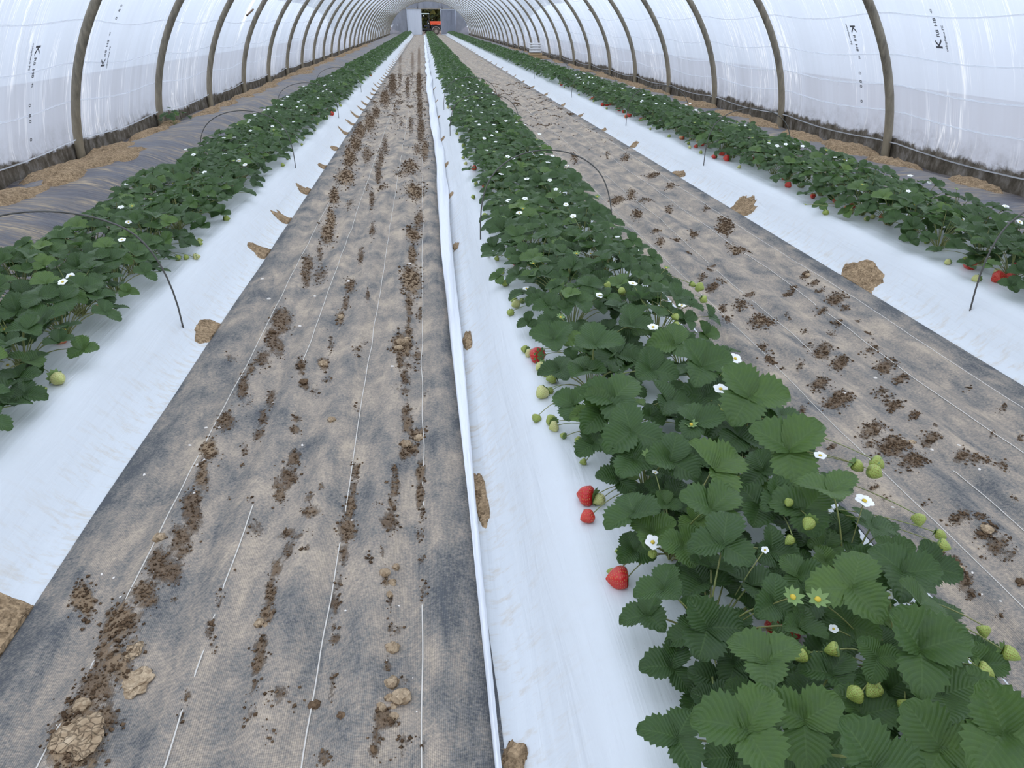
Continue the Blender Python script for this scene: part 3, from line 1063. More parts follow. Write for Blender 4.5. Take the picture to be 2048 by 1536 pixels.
# printing on the film
def wall_map(side, y, s_, off=.035):
    """point on the film at tunnel distance y and arc length s from the foot"""
    i = 0
    while i < NARC - 1 and SL[i + 1] < s_:
        i += 1
    f = (s_ - SL[i]) / (SL[i + 1] - SL[i])
    x = ARC[i][0] * (1 - f) + ARC[i + 1][0] * f
    z = ARC[i][1] * (1 - f) + ARC[i + 1][1] * f
    nx, nz_ = (x - CX) / HA ** 2, z / HB ** 2
    l = math.hypot(nx, nz_)
    fr = ((y - HY0 - SKEW * ((x if side == 'left' else 2 * CX - x) - CX)) / SP) % 1
    o_ = off - .035 * math.sin(PI * fr) ** 2 * min(1, z / .5)
    x, z = x + nx / l * o_, z + nz_ / l * o_
    if side == 'right':
        x = 2 * CX - x
    return Vector((x, y, z))


def text_verts(txt, size, shear=0):
    cu = bpy.data.curves.new('txt', 'FONT')
    cu.body = txt
    cu.size = size
    cu.resolution_u = 2
    cu.offset = size * .022
    o = bpy.data.objects.new('txt', cu)
    me = o.to_mesh()
    V = [tuple(v.co) for v in me.vertices]
    Fc = [list(p.vertices) for p in me.polygons]
    o.to_mesh_clear()
    bpy.data.objects.remove(o)
    return V, Fc


def film_print(side, y, s0, flip, items):
    """items: (text, size, along, across); runs up the arc"""
    AV, AF = [], []
    for (txt, size, al, ac) in items:
        V, Fc = text_verts(txt, size)
        n = len(AV)
        for (a_, b_, _) in V:
            ss = s0 + (al + a_) * flip
            yy_ = y + (ac + b_) * flip * (-1 if side == 'left' else 1)
            AV.append(tuple(wall_map(side, yy_, ss)))
        AF += [[n + i for i in f] for f in Fc]
    me = mk_mesh('print_mark', AV, AF, M_PRINT, smooth=False)
    return me


def logo_items(sz):
    return [('K', sz * 1.7, 0, 0), ('R8', sz * .8, sz * 1.35, sz * .1), ('H8', sz * .8, sz * 2.6, sz * .1), ('4S', sz * .55, sz * 4.1, sz * .3), ('celophane PE', sz * .55, -.02, -sz * .95), ('0', sz * .8, sz * 6.3, -sz * .2), ('8 0', sz * .8, sz * 7.4, -sz * .2), ('0', sz * .8, sz * 10, -sz * .2)]


# ------------------------------------------------------------------ end wall with the open door
def arc_z(x, off=.05):
    q = 1 - ((x - CX) / (HA + off)) ** 2
    return (HB + off) * math.sqrt(max(0, q))


pL = at_y(843, 45, YEND).x
pR = at_y(882, 45, YEND).x
ztop = at_y(860, 17.5, YEND).z
dL = at_y(814, 45, YEND).x
dR = at_y(903, 45, YEND).x
V, Fc = [], []


def strip(xa, xb, zlo, n):
    b0 = len(V)
    for i in range(n + 1):
        x = xa + (xb - xa) * i / n
        za = zlo
        zb = max(za + .01, arc_z(x))
        V.append((x, YEND, za))
        V.append((x, YEND, zb))
    for i in range(n):
        Fc.append([b0 + 2 * i, b0 + 2 * i + 2, b0 + 2 * i + 3, b0 + 2 * i + 1])


strip(CX - HA - .04, pL, -.05, 14)
strip(pL, pR, ztop, 8)
strip(pR, CX + HA + .04, -.05, 14)
struct(ob('wall_back', mk_mesh('wall_back', V, np.array(Fc), M_ENDFILM, smooth=False)))
hb = boxes('trim_1', [(CX - 3.3, CX + 3.3, YEND - .12, YEND - .04, ztop - .05, ztop + .06)], M_BEAM)
struct(hb)
for i, (x, z0_, z1_) in enumerate(((dL, 0, ztop), (dR, 0, ztop), (at_y(835, 10, YEND).x, ztop, arc_z(at_y(835, 10, YEND).x)), (at_y(884, 10, YEND).x, ztop, arc_z(at_y(884, 10, YEND).x)))):
    struct(boxes('trim_%d' % (i + 2), [(x - .045, x + .045, YEND - .12, YEND - .03, z0_ - .03, z1_)], M_METAL))
for nm, xa, xb in (('door_1', dL + .05, pL), ('door_2', pR, dR + .5)):
    n = 10
    V = []
    for i in range(n + 1):
        x = xa + (xb - xa) * i / n
        for z in (.02, .6, 1.2, 1.8, ztop - .08):
            V.append((x, YEND - .2 + .03 * math.sin(i * 1.7 + z), z))
    if nm == 'door_1':
        o = ob(nm, mk_mesh(nm, V, grid_faces(n + 1, 5), M_DOORFILM))
    else:
        o = ob(nm, mk_mesh(nm, V, grid_faces(n + 1, 5), M_ENDFILM))
    struct(o)
    fr_ = boxes('door_frame', [(xa - .03, xa + .03, YEND - .26, YEND - .2, 0, ztop), (xb - .03, xb + .03, YEND - .26, YEND - .2, 0, ztop), (xa, xb, YEND - .26, YEND - .2, 0, .1), (xa, xb, YEND - .26, YEND - .2, ztop - .1, ztop - .04)], M_DOORFILM, o)
struct(boxes('trim_6', [(CX - 4.2, CX + 4.2, YEND - .35, YEND + .1, -.06, .035)], M_BEAM))


# ------------------------------------------------------------------ leaves
def leaflet(nu, nv, L, W, fold, curl, rug, teeth, jit):
    """one folded, toothed leaflet growing along +Y from the origin"""
    V, U = [], []
    for i in range(nu + 1):
        u = i / nu
        w = W / 2 * (math.sin(PI * min(1, max(0, u)) ** 1.12) ** .66 if 0 < u < 1 else (.06 if u == 0 else .10))
        tooth = (1.12 if i % 2 else .94) if teeth else 1
        tl_ = (.035 * L * (1 if i % 2 else -.4)) if teeth else 0
        for j in range(nv + 1):
            v = -1 + 2 * j / nv
            ed = abs(v) ** 3
            x = w * v * (1 + (tooth - 1) * ed)
            y = L * u + tl_ * ed * (1 if u < .97 else 0) - .10 * L * abs(v) * (1 - u) + .10 * L * abs(v) * u * (1 - u)
            z = fold * abs(x) - curl * y * y / L + rug * L * math.cos(2 * PI * (u * 4.5 - 1.7 * abs(v))) * abs(v) * (1 - .4 * ed) - fold * .55 * x * x / W
            z += jit * L * math.sin(3 * v + jit * 40) * u
            V.append((x, y, z))
            U.append((u, (v + 1) / 2))
    return np.array(V), grid_faces(nu + 1, nv + 1), np.array(U)


LOD = {'hi': (16, 6), 'mid': (10, 4), 'low': (4, 2)}


def trifoliate(G, P, nrm, head, size, lod, tint, rnd):
    """three leaflets at point P; nrm: leaf normal, head: direction of the middle leaflet; size: overall width"""
    nu, nv = LOD[lod]
    n = Vector(nrm).normalized()
    h = Vector(head)
    h = (h - n * h.dot(n)).normalized()
    s = h.cross(n)
    B = np.array([tuple(s), tuple(h), tuple(n)])
    L = size * .56
    for k, ang in enumerate((0, 1.95 + .2 * rnd.random(), -1.95 - .2 * rnd.random())):
        l_ = L * (1.0 if k == 0 else .93)
        V, Fc, U = leaflet(nu, nv, l_, l_ * (.92 + .16 * rnd.random()),   .30 + .55 * rnd.random(), .03 + .32 * rnd.random(), .016, lod == 'hi' or lod == 'mid', .05 * (rnd.random() - .5))
        pit = .05 + .55 * rnd.random()
        c, s_ = math.cos(pit), math.sin(pit)
        Y, Z = V[:, 1] * c - V[:, 2] * s_, V[:, 1] * s_ + V[:, 2] * c
        rl = (rnd.random() - .5) * .5
        X = V[:, 0] * math.cos(rl) - Z * math.sin(rl) * .3
        V = np.stack([X, Y, Z], 1)
        c, s_ = math.cos(ang), math.sin(ang)
        V = np.stack([V[:, 0] * c - V[:, 1] * s_, V[:, 0] * s_ + V[:, 1] * c + L * .06, V[:, 2]], 1)
        G.add(V @ B + np.array(tuple(P)), Fc, U, min(1, max(0, tint + .14 * (rnd.random() - .5))))


def bez(a, b, c, n):
    return [a * (1 - t_) ** 2 + b * 2 * t_ * (1 - t_) + c * t_ * t_ for t_ in [i / n for i in range(n + 1)]]


def stalk(G, base, P, lod, r=.0021, sag=None):
    mid = (base + P) / 2 + Vector((0, 0, .28 * (P - base).length)) if sag is None else (base + P) / 2 + Vector((0, 0, sag))
    out = Vector((P.x - base.x, P.y - base.y, 0))
    mid = mid - out * .18
    G.add(*tube(bez(base, mid, P, 6 if lod == 'hi' else 3), r * 1.15, r * .8, 5 if lod == 'hi' else 3))


def plant_geo(rnd, lod, nleaf, lowonly=False, scale=1.0, keep=None):
    GL, GS = Geo(), Geo()
    a0 = rnd.random() * 6.28
    for i in range(nleaf):
        f = (i + .5) / nleaf
        a = a0 + i * 2.39996 + .4 * (rnd.random() - .5)
        r = (.03 + .185 * f ** .75) * (.85 + .3 * rnd.random())
        z = (.195 - .135 * f ** 1.3) * (.8 + .4 * rnd.random())
        if lowonly:
            z *= .6
        r *= scale
        z *= scale
        P = Vector((math.cos(a) * r, math.sin(a) * r, max(.03, z)))
        if keep and not keep(P):
            continue
        ti = .15 + .75 * f + .3 * (rnd.random() - .5)
        hd = Vector((math.cos(a), math.sin(a), 0))
        n = Vector((0, 0, 1)) * math.cos(ti * .55) + hd * math.sin(ti * .55) * .75 + Vector((0, 0, .15)) + Vector((rnd.random() - .5, rnd.random() - .5 - .45, 0)) * .72
        sz = (.086 + .050 * rnd.random()) * scale * (1 if i > 1 else .75)
        tint = .42 + .22 * (rnd.random() - .5) - .22 * f + (.38 if rnd.random() < .12 else 0)
        trifoliate(GL, P, n, hd + Vector((rnd.random() - .5, rnd.random() - .5, 0)) * .9, sz, lod, tint, rnd)
        stalk(GS, Vector((math.cos(a) * .012, math.sin(a) * .012, 0)), P, lod)
    return GL, GS


VAR = {}
for lod, nvr, nl in (('hi', 10, 20), ('mid', 8, 19)):
    VAR[lod] = []
    for i in range(nvr):
        GL, GS = plant_geo(random.Random(100 + i), lod, nl + i % 4)
        VAR[lod].append((GL.mesh('foliage', M_LEAF), GS.mesh('leaf_stalks', M_STALK)))


# flowers, sepals, berries
def flower_mesh(lod, open_=.25):
    V, Fc = [], []
    n = 5 if lod == 'hi' else 2
    for k in range(5):
        a = 2 * PI * k / 5
        b0 = len(V)
        for i in range(n + 1):
            u = i / n
            w = .0088 * math.sin(PI * (.12 + .80 * u)) ** .7 * (1 if u < .9 else .75)
            for v in (-1, 0, 1):
                r = .0035 + .0145 * u
                x, y, z = r, w * v, open_ * r * (1 - .6 * u) + .0012 * abs(v)
                V.append((x * math.cos(a) - y * math.sin(a), x * math.sin(a) + y * math.cos(a), z))
        Fc += (grid_faces(n + 1, 3) + b0).tolist()
    return mk_mesh('flower', V, np.array(Fc), M_PETAL)


def dome_mesh(name, r, h, m, nu=8, nv=4, z0=.002):
    V = [(r * math.cos(PI / 2 * i / nv) * math.cos(2 * PI * j / nu), r * math.cos(PI / 2 * i / nv) * math.sin(2 * PI * j / nu), z0 + h * math.sin(PI / 2 * i / nv)) for i in range(nv + 1) for j in range(nu)]
    Fc = [[i * nu + j, i * nu + (j + 1) % nu, (i + 1) * nu + (j + 1) % nu, (i + 1) * nu + j] for i in range(nv) for j in range(nu)]
    return mk_mesh(name, V, np.array(Fc), m)


def sepal_mesh(name, n, r, up, m=None, w=.34):
    V, Fc = [], []
    for k in range(n):
        a = 2 * PI * k / n + .1 * math.sin(k * 5)
        b0 = len(V)
        for i in range(4):
            u = i / 3
            wd = r * w * math.sin(PI * (.25 + .74 * u)) * (1 if i < 3 else .1)
            rr = r * (.12 + .88 * u)
            z = up * r * (u ** 1.4) * (1 + .5 * math.sin(k * 3.1)) + .001
            for v in (-1, 0, 1):
                x, y = rr, wd * v
                V.append((x * math.cos(a) - y * math.sin(a), x * math.sin(a) + y * math.cos(a), z + .15 * wd * abs(v)))
        Fc += (grid_faces(4, 3) + b0).tolist()
    return mk_mesh(name, V, np.array(Fc), m or M_SEPAL)


def berry_mesh(name, m, L, W, nu=18, nv=14, lump=.08, seed=0):
    """axis along +Z: stem end at 0, tip at L"""
    V, U = [], []
    for i in range(nv + 1):
        t_ = i / nv
        r = W / 2 * (math.sin(PI * min(1, t_ * .96 + .04) ** .62) ** .75 if 0 < t_ < 1 else .05)
        for j in range(nu + 1):
            a = 2 * PI * (j % nu) / nu
            k = 1 + lump * nz(math.cos(a) * 1.3, math.sin(a) * 1.3, t_ * 2 + seed * 3.7) * 2
            V.append((r * k * math.cos(a), r * k * math.sin(a), L * t_))
            U.append((j / nu, t_))
    return mk_mesh(name, V, grid_faces(nv + 1, nu + 1), m, U)


FL = {'hi': flower_mesh('hi'), 'mid': flower_mesh('mid', .15)}
FLC = dome_mesh('flower_center', .0048, .0032, M_YELLOW)
FLS = sepal_mesh('calyx', 6, .013, -.15)
STAR = sepal_mesh('calyx_star', 8, .018, .35, M_SEPAL, .26)
BERRY = {}
for kind, m in (('red', M_RED), ('half', M_HALF), ('pale', M_PALE), ('green', M_GREEN)):
    BERRY[kind] = [berry_mesh('strawberry', m, 1.0, .86 + .12 * i, lump=.05 + .05 * i, seed=i) for i in range(3)]
BCAL = [sepal_mesh('calyx', 9, .55, -.25 + .5 * i) for i in range(3)]

# ------------------------------------------------------------------ plants
PLANTS = []  # dict(root, M, x, y, bed, side)
SPC = .30
NPER = 50
for bed, c in BEDS.items():
    for sd in (-1, 1):
        for i in range(NPER):
            y0 = {'left': 1.75, 'middle': .55, 'right': 1.9}[bed]
            y = y0 + SPC * i + (.15 if sd > 0 else 0) + .05 * (R.random() - .5)
            x = c + sd * .175 + .05 * (R.random() - .5) + {('left', 1): -.06, ('left', -1): -.04, ('middle', -1): .035, ('middle', 1): .025, ('right', -1): .07, ('right', 1): .05}[(bed, sd)]
            PLANTS.append(dict(bed=bed, side=sd, i=i, x=x, y=y, z=H(x, y) - .004, rz=(R.random() - .5) * 1.5, sc=.92 + .2 * R.random()))
HERO_Y = 2.7


def pmat(p):
    return Matrix.Translation((p['x'], p['y'], p['z'])) @ Matrix.Rotation(p['rz'], 4, 'Z')


for p in PLANTS:
    root = empty('strawberry_plant', (p['x'], p['y'], p['z']), p['rz'])
    p['root'] = root
    p['M'] = pmat(p)
    p['inv'] = p['M'].inverted()
    sdn = {('left', -1): 'wall side of the left bed', ('left', 1): 'walkway side of the left bed', ('middle', -1): 'left side of the middle bed', ('middle', 1): 'right side of the middle bed', ('right', -1): 'walkway side of the right bed', ('right', 1): 'wall side of the right bed'}[(p['bed'], p['side'])]
    i = p['i']
    if i == 0:
        lab = 'nearest leafy strawberry plant on the %s' % sdn
    elif i < 24:
        lab = '%s leafy strawberry plant from the camera on the %s' % (ORDW[i], sdn)
    else:
        lab = 'distant small leafy strawberry plant on the %s' % sdn
    tag(root, lab, 'strawberry plant', 'strawberry plants on the %s bed' % p['bed'])
    p['hero'] = p['bed'] == 'middle' and p['y'] < HERO_Y
    if p['hero']:
        continue
    lod = 'hi' if p['y'] < 5.5 else 'mid'
    fm, sm = R.choice(VAR[lod])
    sc = Matrix.Diagonal((p['sc'], p['sc'], p['sc'], 1))
    ob('foliage', fm, root, M_=sc)
    ob('leaf_stalks', sm, root, M_=sc)


def nearest(P, beds=None):
    return min((p for p in PLANTS if beds is None or p['bed'] in beds), key=lambda p: (p['x'] - P.x) ** 2 + (p['y'] - P.y) ** 2)


# leaves of the nearest plants, set where they stand: (px, py, width px, height above ground)
HL = [(1500, 1460, 180, .42), (1347, 1335, 105, .26), (1360, 1477, 130, .28), (1417, 1250, 130, .36), (1300, 1230, 100, .27), (1537, 1327, 140, .40), (1330, 1177, 100, .37), (1545, 1205, 105, .38),
      (1595, 1252, 95, .36), (1607, 1435, 150, .42), (1397, 1392, 85, .23), (1841, 1292, 170, .45), (1748, 1527, 190, .46), (1886, 1490, 180, .40), (2011, 1460, 190, .46), (1711, 1177, 150, .42), (1881, 1385, 140, .38),
      (1756, 1312, 85, .42), (1776, 1377, 120, .35), (1836, 1212, 120, .40), (1960, 1330, 85, .32), (1270, 1025, 115, .35), (1422, 1015, 130, .40), (1305, 1062, 95, .33), (1365, 1090, 90, .36), (1445, 1092, 125, .40),
      (1422, 1140, 95, .34), (1612, 1025, 125, .36), (1540, 1100, 95, .33), (1187, 687, 95, .40), (1112, 680, 85, .30), (1235, 707, 95, .32), (1225, 795, 125, .38), (1205, 822, 100, .35), (1265, 862, 120, .40),
      (1337, 920, 110, .38), (1270, 917, 105, .36), (1405, 730, 110, .40), (1410, 790, 95, .32), (1425, 940, 130, .40), (1500, 790, 140, .43), (1390, 845, 95, .38), (1576, 895, 150, .43), (1666, 985, 120, .43), (1743, 1052, 95, .34),
      (1613, 1050, 110, .32), (1711, 1135, 100, .34), (1806, 1142, 130, .38), (1668, 1077, 90, .30), (1480, 870, 100, .34), (1330, 800, 90, .34), (1300, 740, 90, .36), (1470, 990, 95, .33), (1520, 1010, 100, .34), (1560, 1000, 90, .36),
      (1240, 960, 80, .28), (1190, 885, 75, .28), (1150, 810, 80, .30), (1700, 1250, 110, .34), (1660, 1350, 110, .34), (1720, 1430, 120, .34), (1470, 1320, 100, .30), (1650, 1490, 130, .34), (1950, 1400, 120, .34), (1430, 1400, 90, .28), (1340, 1000, 90, .30), (1500, 1170, 95, .32), (1600, 1150, 95, .34), (1640, 1200, 90, .32), (1270, 1100, 80, .28), (1780, 1110, 80, .32), (1530, 940, 90, .33), (1450, 840, 90, .34), (1560, 830, 80, .32), (1350, 690, 90, .36), (1260, 650, 80, .36), (1170, 740, 80, .32), (1120, 740, 70, .28)]
rh = random.Random(5)
for p in PLANTS:
    if p['hero']:
        p['GL'], p['GS'] = plant_geo(random.Random(int(p['y'] * 1000)), 'hi', 17, lowonly=True, scale=.95, keep=lambda P: .47 < (p['M'] @ P).x < 1.12)
for (x, y, s, z) in HL:
    P = at_z(x, y, z)
    p = min((q for q in PLANTS if q['hero']), key=lambda q: (q['x'] - P.x) ** 2 + (q['y'] - P.y - .06) ** 2)
    size = s / F * depth(P) * 1.08
    Lp = p['inv'] @ P
    out = (P - Vector((p['x'], p['y'], P.z)))
    out = out.normalized() if out.length > .01 else Vector((1, 0, 0))
    # leaves lean outwards and towards the open light over the walkway
    n = Vector((0, -.30, 1)) + out * .25 + Vector((rh.random() - .5, rh.random() - .5, 0)) * .55
    hd = out + Vector((rh.random() - .5, rh.random() - .5, 0)) * 1.6
    R3 = p['inv'].to_3x3()
    trifoliate(p['GL'], Lp, R3 @ n, R3 @ hd, size, 'hi', .40 + .34 * (rh.random() - .5) + (z - .36) * 1.4, rh)
    stalk(p['GS'], Vector((rh.random() - .5, rh.random() - .5, 0)) * .02, Lp, 'hi', .0024, sag=.03)
for p in PLANTS:
    if p['hero']:
        ob('foliage', p['GL'].mesh('foliage', M_LEAF), p['root'])
        ob('leaf_stalks', p['GS'].mesh('leaf_stalks', M_STALK), p['root'])


def orient(P, zdir, roll, sc):
    z = Vector(zdir).normalized()
    q = z.to_track_quat('Z', 'Y')
    return Matrix.Translation(P) @ q.to_matrix().to_4x4() @ Matrix.Rotation(roll, 4, 'Z') @ Matrix.Diagonal((sc, sc, sc, 1))


def add_stalk(p, parent_inv, parent, P, sag=.05, r=.0014):
    a = Vector((p['x'], p['y'], p['z'] + .01))
    G = Geo()
    mid = a.lerp(P, .55) + Vector((0, 0, sag))
    G.add(*tube([parent_inv @ q for q in bez(a, mid, P, 8)], r / (parent_inv.to_scale()[0] ** -1 if False else 1) * parent_inv.to_scale()[0], None, 5))
    return ob('flower_stalk', G.mesh('flower_stalk', M_STALK), parent)


def add_flower(P, kind, lod='hi', sc=1.0, nrm=None, stalk_=True):
    p = nearest(P)
    n = nrm or Vector((.35 * (R.random() - .5), -.35 + .5 * (R.random() - .5), 1))
    Mw = orient(P, n, R.random() * 6, sc)
    if kind == 'flower':
        f = ob('flower', FL[lod], p['root'], M_=p['inv'] @ Mw)
        f['label'] = 'white five petalled flower'
        if lod == 'hi':
            ob('flower_center', FLC, f)
            ob('calyx', FLS, f)
    else:
        f = ob('spent_flower', STAR, p['root'], M_=p['inv'] @ Mw)
        f['label'] = 'spent flower with yellow green centre'
        ob('flower_center', FLC, f)
    if stalk_ and lod == 'hi':
        add_stalk(p, Mw.inverted(), f, P, .04)
    return f


def add_berry(x, y, kind, px, up=.0, ang=None, zoff=None):
    """berry lying on the film; px = its length in the photo"""
    if zoff is None and 1050 < x < 1300 and y > 650:
        x -= 10
    P = surf(x, y)
    L = px / F * depth(P)
    L = min(.065, max(.022, L))
    p = nearest(P)
    if zoff is not None:
        P = at_z(x, y, zoff)
    rr = L * .40
    a = R.random() * 6.28 if ang is None else ang
    away = Vector((P.x - p['x'], P.y - p['y'], 0)).normalized()
    d = (away + Vector((math.cos(a), math.sin(a), 0)) * .7)
    d.z = -.08 if zoff is None else -.3
    d.normalize()
    C_ = P + Vector((0, 0, rr if zoff is None else 0)) - d * L * .5
    i = R.randrange(3)
    Mw = orient(C_, d, R.random() * 6, L)
    b = ob('strawberry', BERRY[kind][i], p['root'], M_=p['inv'] @ Mw)
    b['label'] = {'red': 'ripe red strawberry', 'half': 'half ripe pink strawberry', 'pale': 'pale unripe strawberry', 'green': 'small green strawberry'}[kind]
    ob('calyx', BCAL[R.randrange(3)], b)
    if p['y'] < 6:
        add_stalk(p, Mw.inverted(), b, C_, .05)


for a in [(1081, 721, 'red', 36), (1180, 1003, 'red', 38), (1182, 1044, 'red', 30), (1243, 1170, 'red', 46), (982, 455, 'red', 15), (1011, 464, 'red', 10), (1033, 533, 'red', 14), (969, 377, 'red', 15), (983, 378, 'red', 10), (978, 394, 'half', 11), (947, 341, 'red', 12), (924, 282, 'red', 10), (903, 218, 'red', 8), (906, 222, 'red', 8),
          (1550, 1262, 'red', 40), (1580, 1272, 'red', 50), (1600, 1340, 'half', 34), (1615, 1462, 'red', 40), (1180, 738, 'red', 26),
          (1089, 744, 'pale', 24), (1103, 752, 'green', 18), (1112, 765, 'green', 22), (1092, 797, 'pale', 28), (1109, 787, 'green', 14), (1082, 844, 'green', 18), (1111, 847, 'green', 22), (1116, 861, 'pale', 20), (1135, 876, 'green', 15), (1165, 885, 'green', 14), (1175, 929, 'green', 14), (1206, 1010, 'pale', 28), (1187, 862, 'pale', 16), (1249, 1109, 'green', 22), (1231, 1149, 'green', 16), (1058, 704, 'green', 16), (1067, 712, 'pale', 16), (1030, 616, 'pale', 20), (1027, 606, 'green', 13), (1020, 632, 'green', 15), (1043, 606, 'green', 12), (1009, 572, 'green', 13), (1002, 549, 'green', 12), (993, 521, 'green', 10), (1001, 503, 'green', 12), (993, 497, 'green', 8), (1020, 521, 'green', 12),
          (120, 688, 'half', 26), (122, 770, 'pale', 32), (85, 787, 'green', 22), (400, 492, 'green', 14), (395, 519, 'pale', 15), (358, 521, 'green', 13), (374, 519, 'green', 11), (381, 483, 'green', 12), (366, 486, 'green', 14), (222, 630, 'green', 11), (198, 622, 'half', 14), (657, 226, 'red', 9), (665, 231, 'red', 10), (741, 152, 'red', 7), (739, 148, 'red', 6),
          (1624, 397, 'red', 12), (1670, 407, 'red', 14), (1705, 417, 'red', 13), (1690, 424, 'half', 14), (1698, 428, 'pale', 13), (1731, 442, 'pale', 12), (1745, 438, 'pale', 10), (1764, 438, 'half', 11), (1820, 462, 'half', 22), (1891, 493, 'pale', 14), (1865, 503, 'green', 14), (1851, 487, 'green', 12), (1936, 538, 'red', 24), (1927, 526, 'green', 14), (1995, 565, 'red', 24), (2020, 564, 'red', 22), (2014, 551, 'red', 18), (1992, 551, 'pale', 16), (2035, 531, 'red', 18), (1574, 375, 'red', 13), (1566, 360, 'red', 12), (1503, 325, 'red', 13),
          (1122, 171, 'red', 7), (1185, 200, 'red', 10), (1204, 212, 'red', 7), (1212, 212, 'red', 10), (1220, 210, 'red', 8), (1237, 222, 'red', 9), (1247, 226, 'red', 7), (1257, 234, 'red', 11), (1251, 236, 'half', 7), (1281, 242, 'red', 8), (1362, 279, 'half', 10), (1391, 296, 'red', 9), (1405, 292, 'red', 10), (1427, 317, 'red', 10), (1445, 311, 'red', 14), (1452, 322, 'red', 14), (1380, 281, 'pale', 6), (1395, 285, 'pale', 7)]:
    add_berry(*a)
# green fruit held up on stalks
for (x, y, px, z) in [(1716, 934, 20, .36), (1756, 927, 22, .36), (1751, 945, 24, .36), (1616, 1050, 26, .38), (1578, 1082, 20, .36), (1837, 1042, 22, .3), (1882, 1070, 18, .3), (1888, 1092, 22, .3), (1577, 1007, 14, .38), (1968, 1264, 20, .34), (2023, 1309, 28, .34), (1971, 1344, 28, .34), (1598, 1312, 26, .36), (1663, 1300, 26, .37), (1708, 1389, 28, .37), (1745, 1382, 32, .37), (1813, 1414, 26, .36), (1401, 575, 14, .3), (1408, 600, 12, .3), (1387, 570, 10, .3), (1242, 583, 14, .36), (1216, 572, 12, .36), (1450, 823, 16, .38), (1352, 635, 14, .38), (1354, 650, 12, .38), (1305, 1110, 14, .3), (1475, 958, 18, .36)]:
    add_berry(x, y, 'green', px, zoff=z)
for (x, y, s, k, z) in [(16, 731, 1.15, 'flower', .27), (1441, 779, 1.2, 'flower', .40), (1728, 1003, 1.2, 'flower', .40), (1306, 655, 1.1, 'flower', .40), (1470, 718, 1.15, 'flower', .40), (1640, 912, .9, 'flower', .38), (1305, 1085, 1.0, 'flower', .34), (1635, 1200, 1.25, 's', .41), (1585, 1195, 1.2, 's', .41), (1382, 850, 1.1, 's', .38), (1296, 912, 1.1, 's', .38), (1121, 635, 1.0, 's', .36), (1193, 482, 1.1, 'flower', .36), (1181, 508, 1, 'flower', .34), (1079, 414, 1.1, 'flower', .36), (1095, 332, 1, 'flower', .38), (1134, 332, 1, 'flower', .38), (1124, 386, 1, 'flower', .36), (1053, 578, 1, 'flower', .3), (1076, 513, 1, 'flower', .32), (1240, 503, .9, 's', .36), (1274, 503, .9, 'flower', .36), (1317, 586, .9, 'flower', .34), (1430, 1424, 1, 'flower', .32), (1407, 1442, 1, 's', .32), (380, 392, 1.2, 'flower', .38), (373, 300, 1.1, 'flower', .38), (478, 322, 1.2, 'flower', .38), (490, 330, 1, 'flower', .38), (460, 333, .9, 'flower', .36), (311, 392, .9, 'flower', .38), (320, 395, .9, 's', .38), (83, 494, 1, 'flower', .38), (1690, 322, 1.2, 'flower', .36), (1678, 318, 1.1, 'flower', .36), (1550, 312, 1, 'flower', .36), (1740, 398, 1, 'flower', .3), (1752, 395, 1, 'flower', .3), (1783, 357, 1, 'flower', .34), (1925, 440, 1, 'flower', .34), (1928, 446, 1, 'flower', .34), (2000, 452, 1, 'flower', .36), (2008, 442, 1, 'flower', .36), (1740, 376, 1, 'flower', .34), (1416, 267, 1, 'flower', .32), (1357, 222, 1, 'flower', .3), (1230, 173, 1, 'flower', .36), (1236, 178, 1, 'flower', .36), (1170, 160, 1, 'flower', .36), (1290, 195, 1, 'flower', .38), (1296, 197, 1, 'flower', .38), (1380, 207, 1, 'flower', .38), (1425, 225, 1, 'flower', .38), (1440, 250, 1, 'flower', .34), (20, 690, .8, 's', .3), (8, 660, .9, 's', .34), (130, 660, .9, 's', .3), (1530, 1100, .45, 'flower', .37), (1310, 945, .45, 'flower', .36), (1265, 815, .45, 'flower', .3), (1895, 1300, .8, 'flower', .32), (1778, 1190, .5, 'flower', .36), (1667, 1258, .5, 'flower', .36), (1610, 410, .8, 's', .3)]:
    lod = 'hi' if s > .2 and y > 250 else 'mid'
    add_flower(at_z(x, y, z), 'flower' if k == 'flower' else 's', lod, s * 1.05)
rf = random.Random(31)
for p in PLANTS:
    y = p['y']
    if p['hero'] or y < 2.4:
        continue
    nf = 1 if rf.random() < (.55 if y < 7 else .7) else 0
    nf += 1 if rf.random() < .35 else 0
    for k in range(nf):
        a = rf.random() * 6.28
        r = .14 * math.sqrt(rf.random())
        P = Vector((p['x'] + r * math.cos(a), p['y'] + r * math.sin(a), p['z'] + .19 + .06 * rf.random()))
        add_flower(P, 'flower' if rf.random() < .72 or y > 9 else 's', 'mid' if y > 4.5 else 'hi', .85 + .3 * rf.random(), stalk_=y < 4.5)
    if y > 3 and rf.random() < .4:
        sd = p['side'] if p['bed'] != 'right' else -1
        x_ = p['x'] + sd * (.17 + .05 * rf.random())
        P = Vector((x_, y + .1 * (rf.random() - .5), H(x_, y) + .016))
        d = Vector((sd, rf.random() - .5, -.15))
        L = .028 + .015 * rf.random()
        b = ob('strawberry', BERRY['green' if rf.random() < .75 else 'pale'][rf.randrange(3)], p['root'], M_=p['inv'] @ orient(P, d, 0, L))
        b['label'] = 'small unripe strawberry'
        ob('calyx', BCAL[rf.randrange(3)], b)

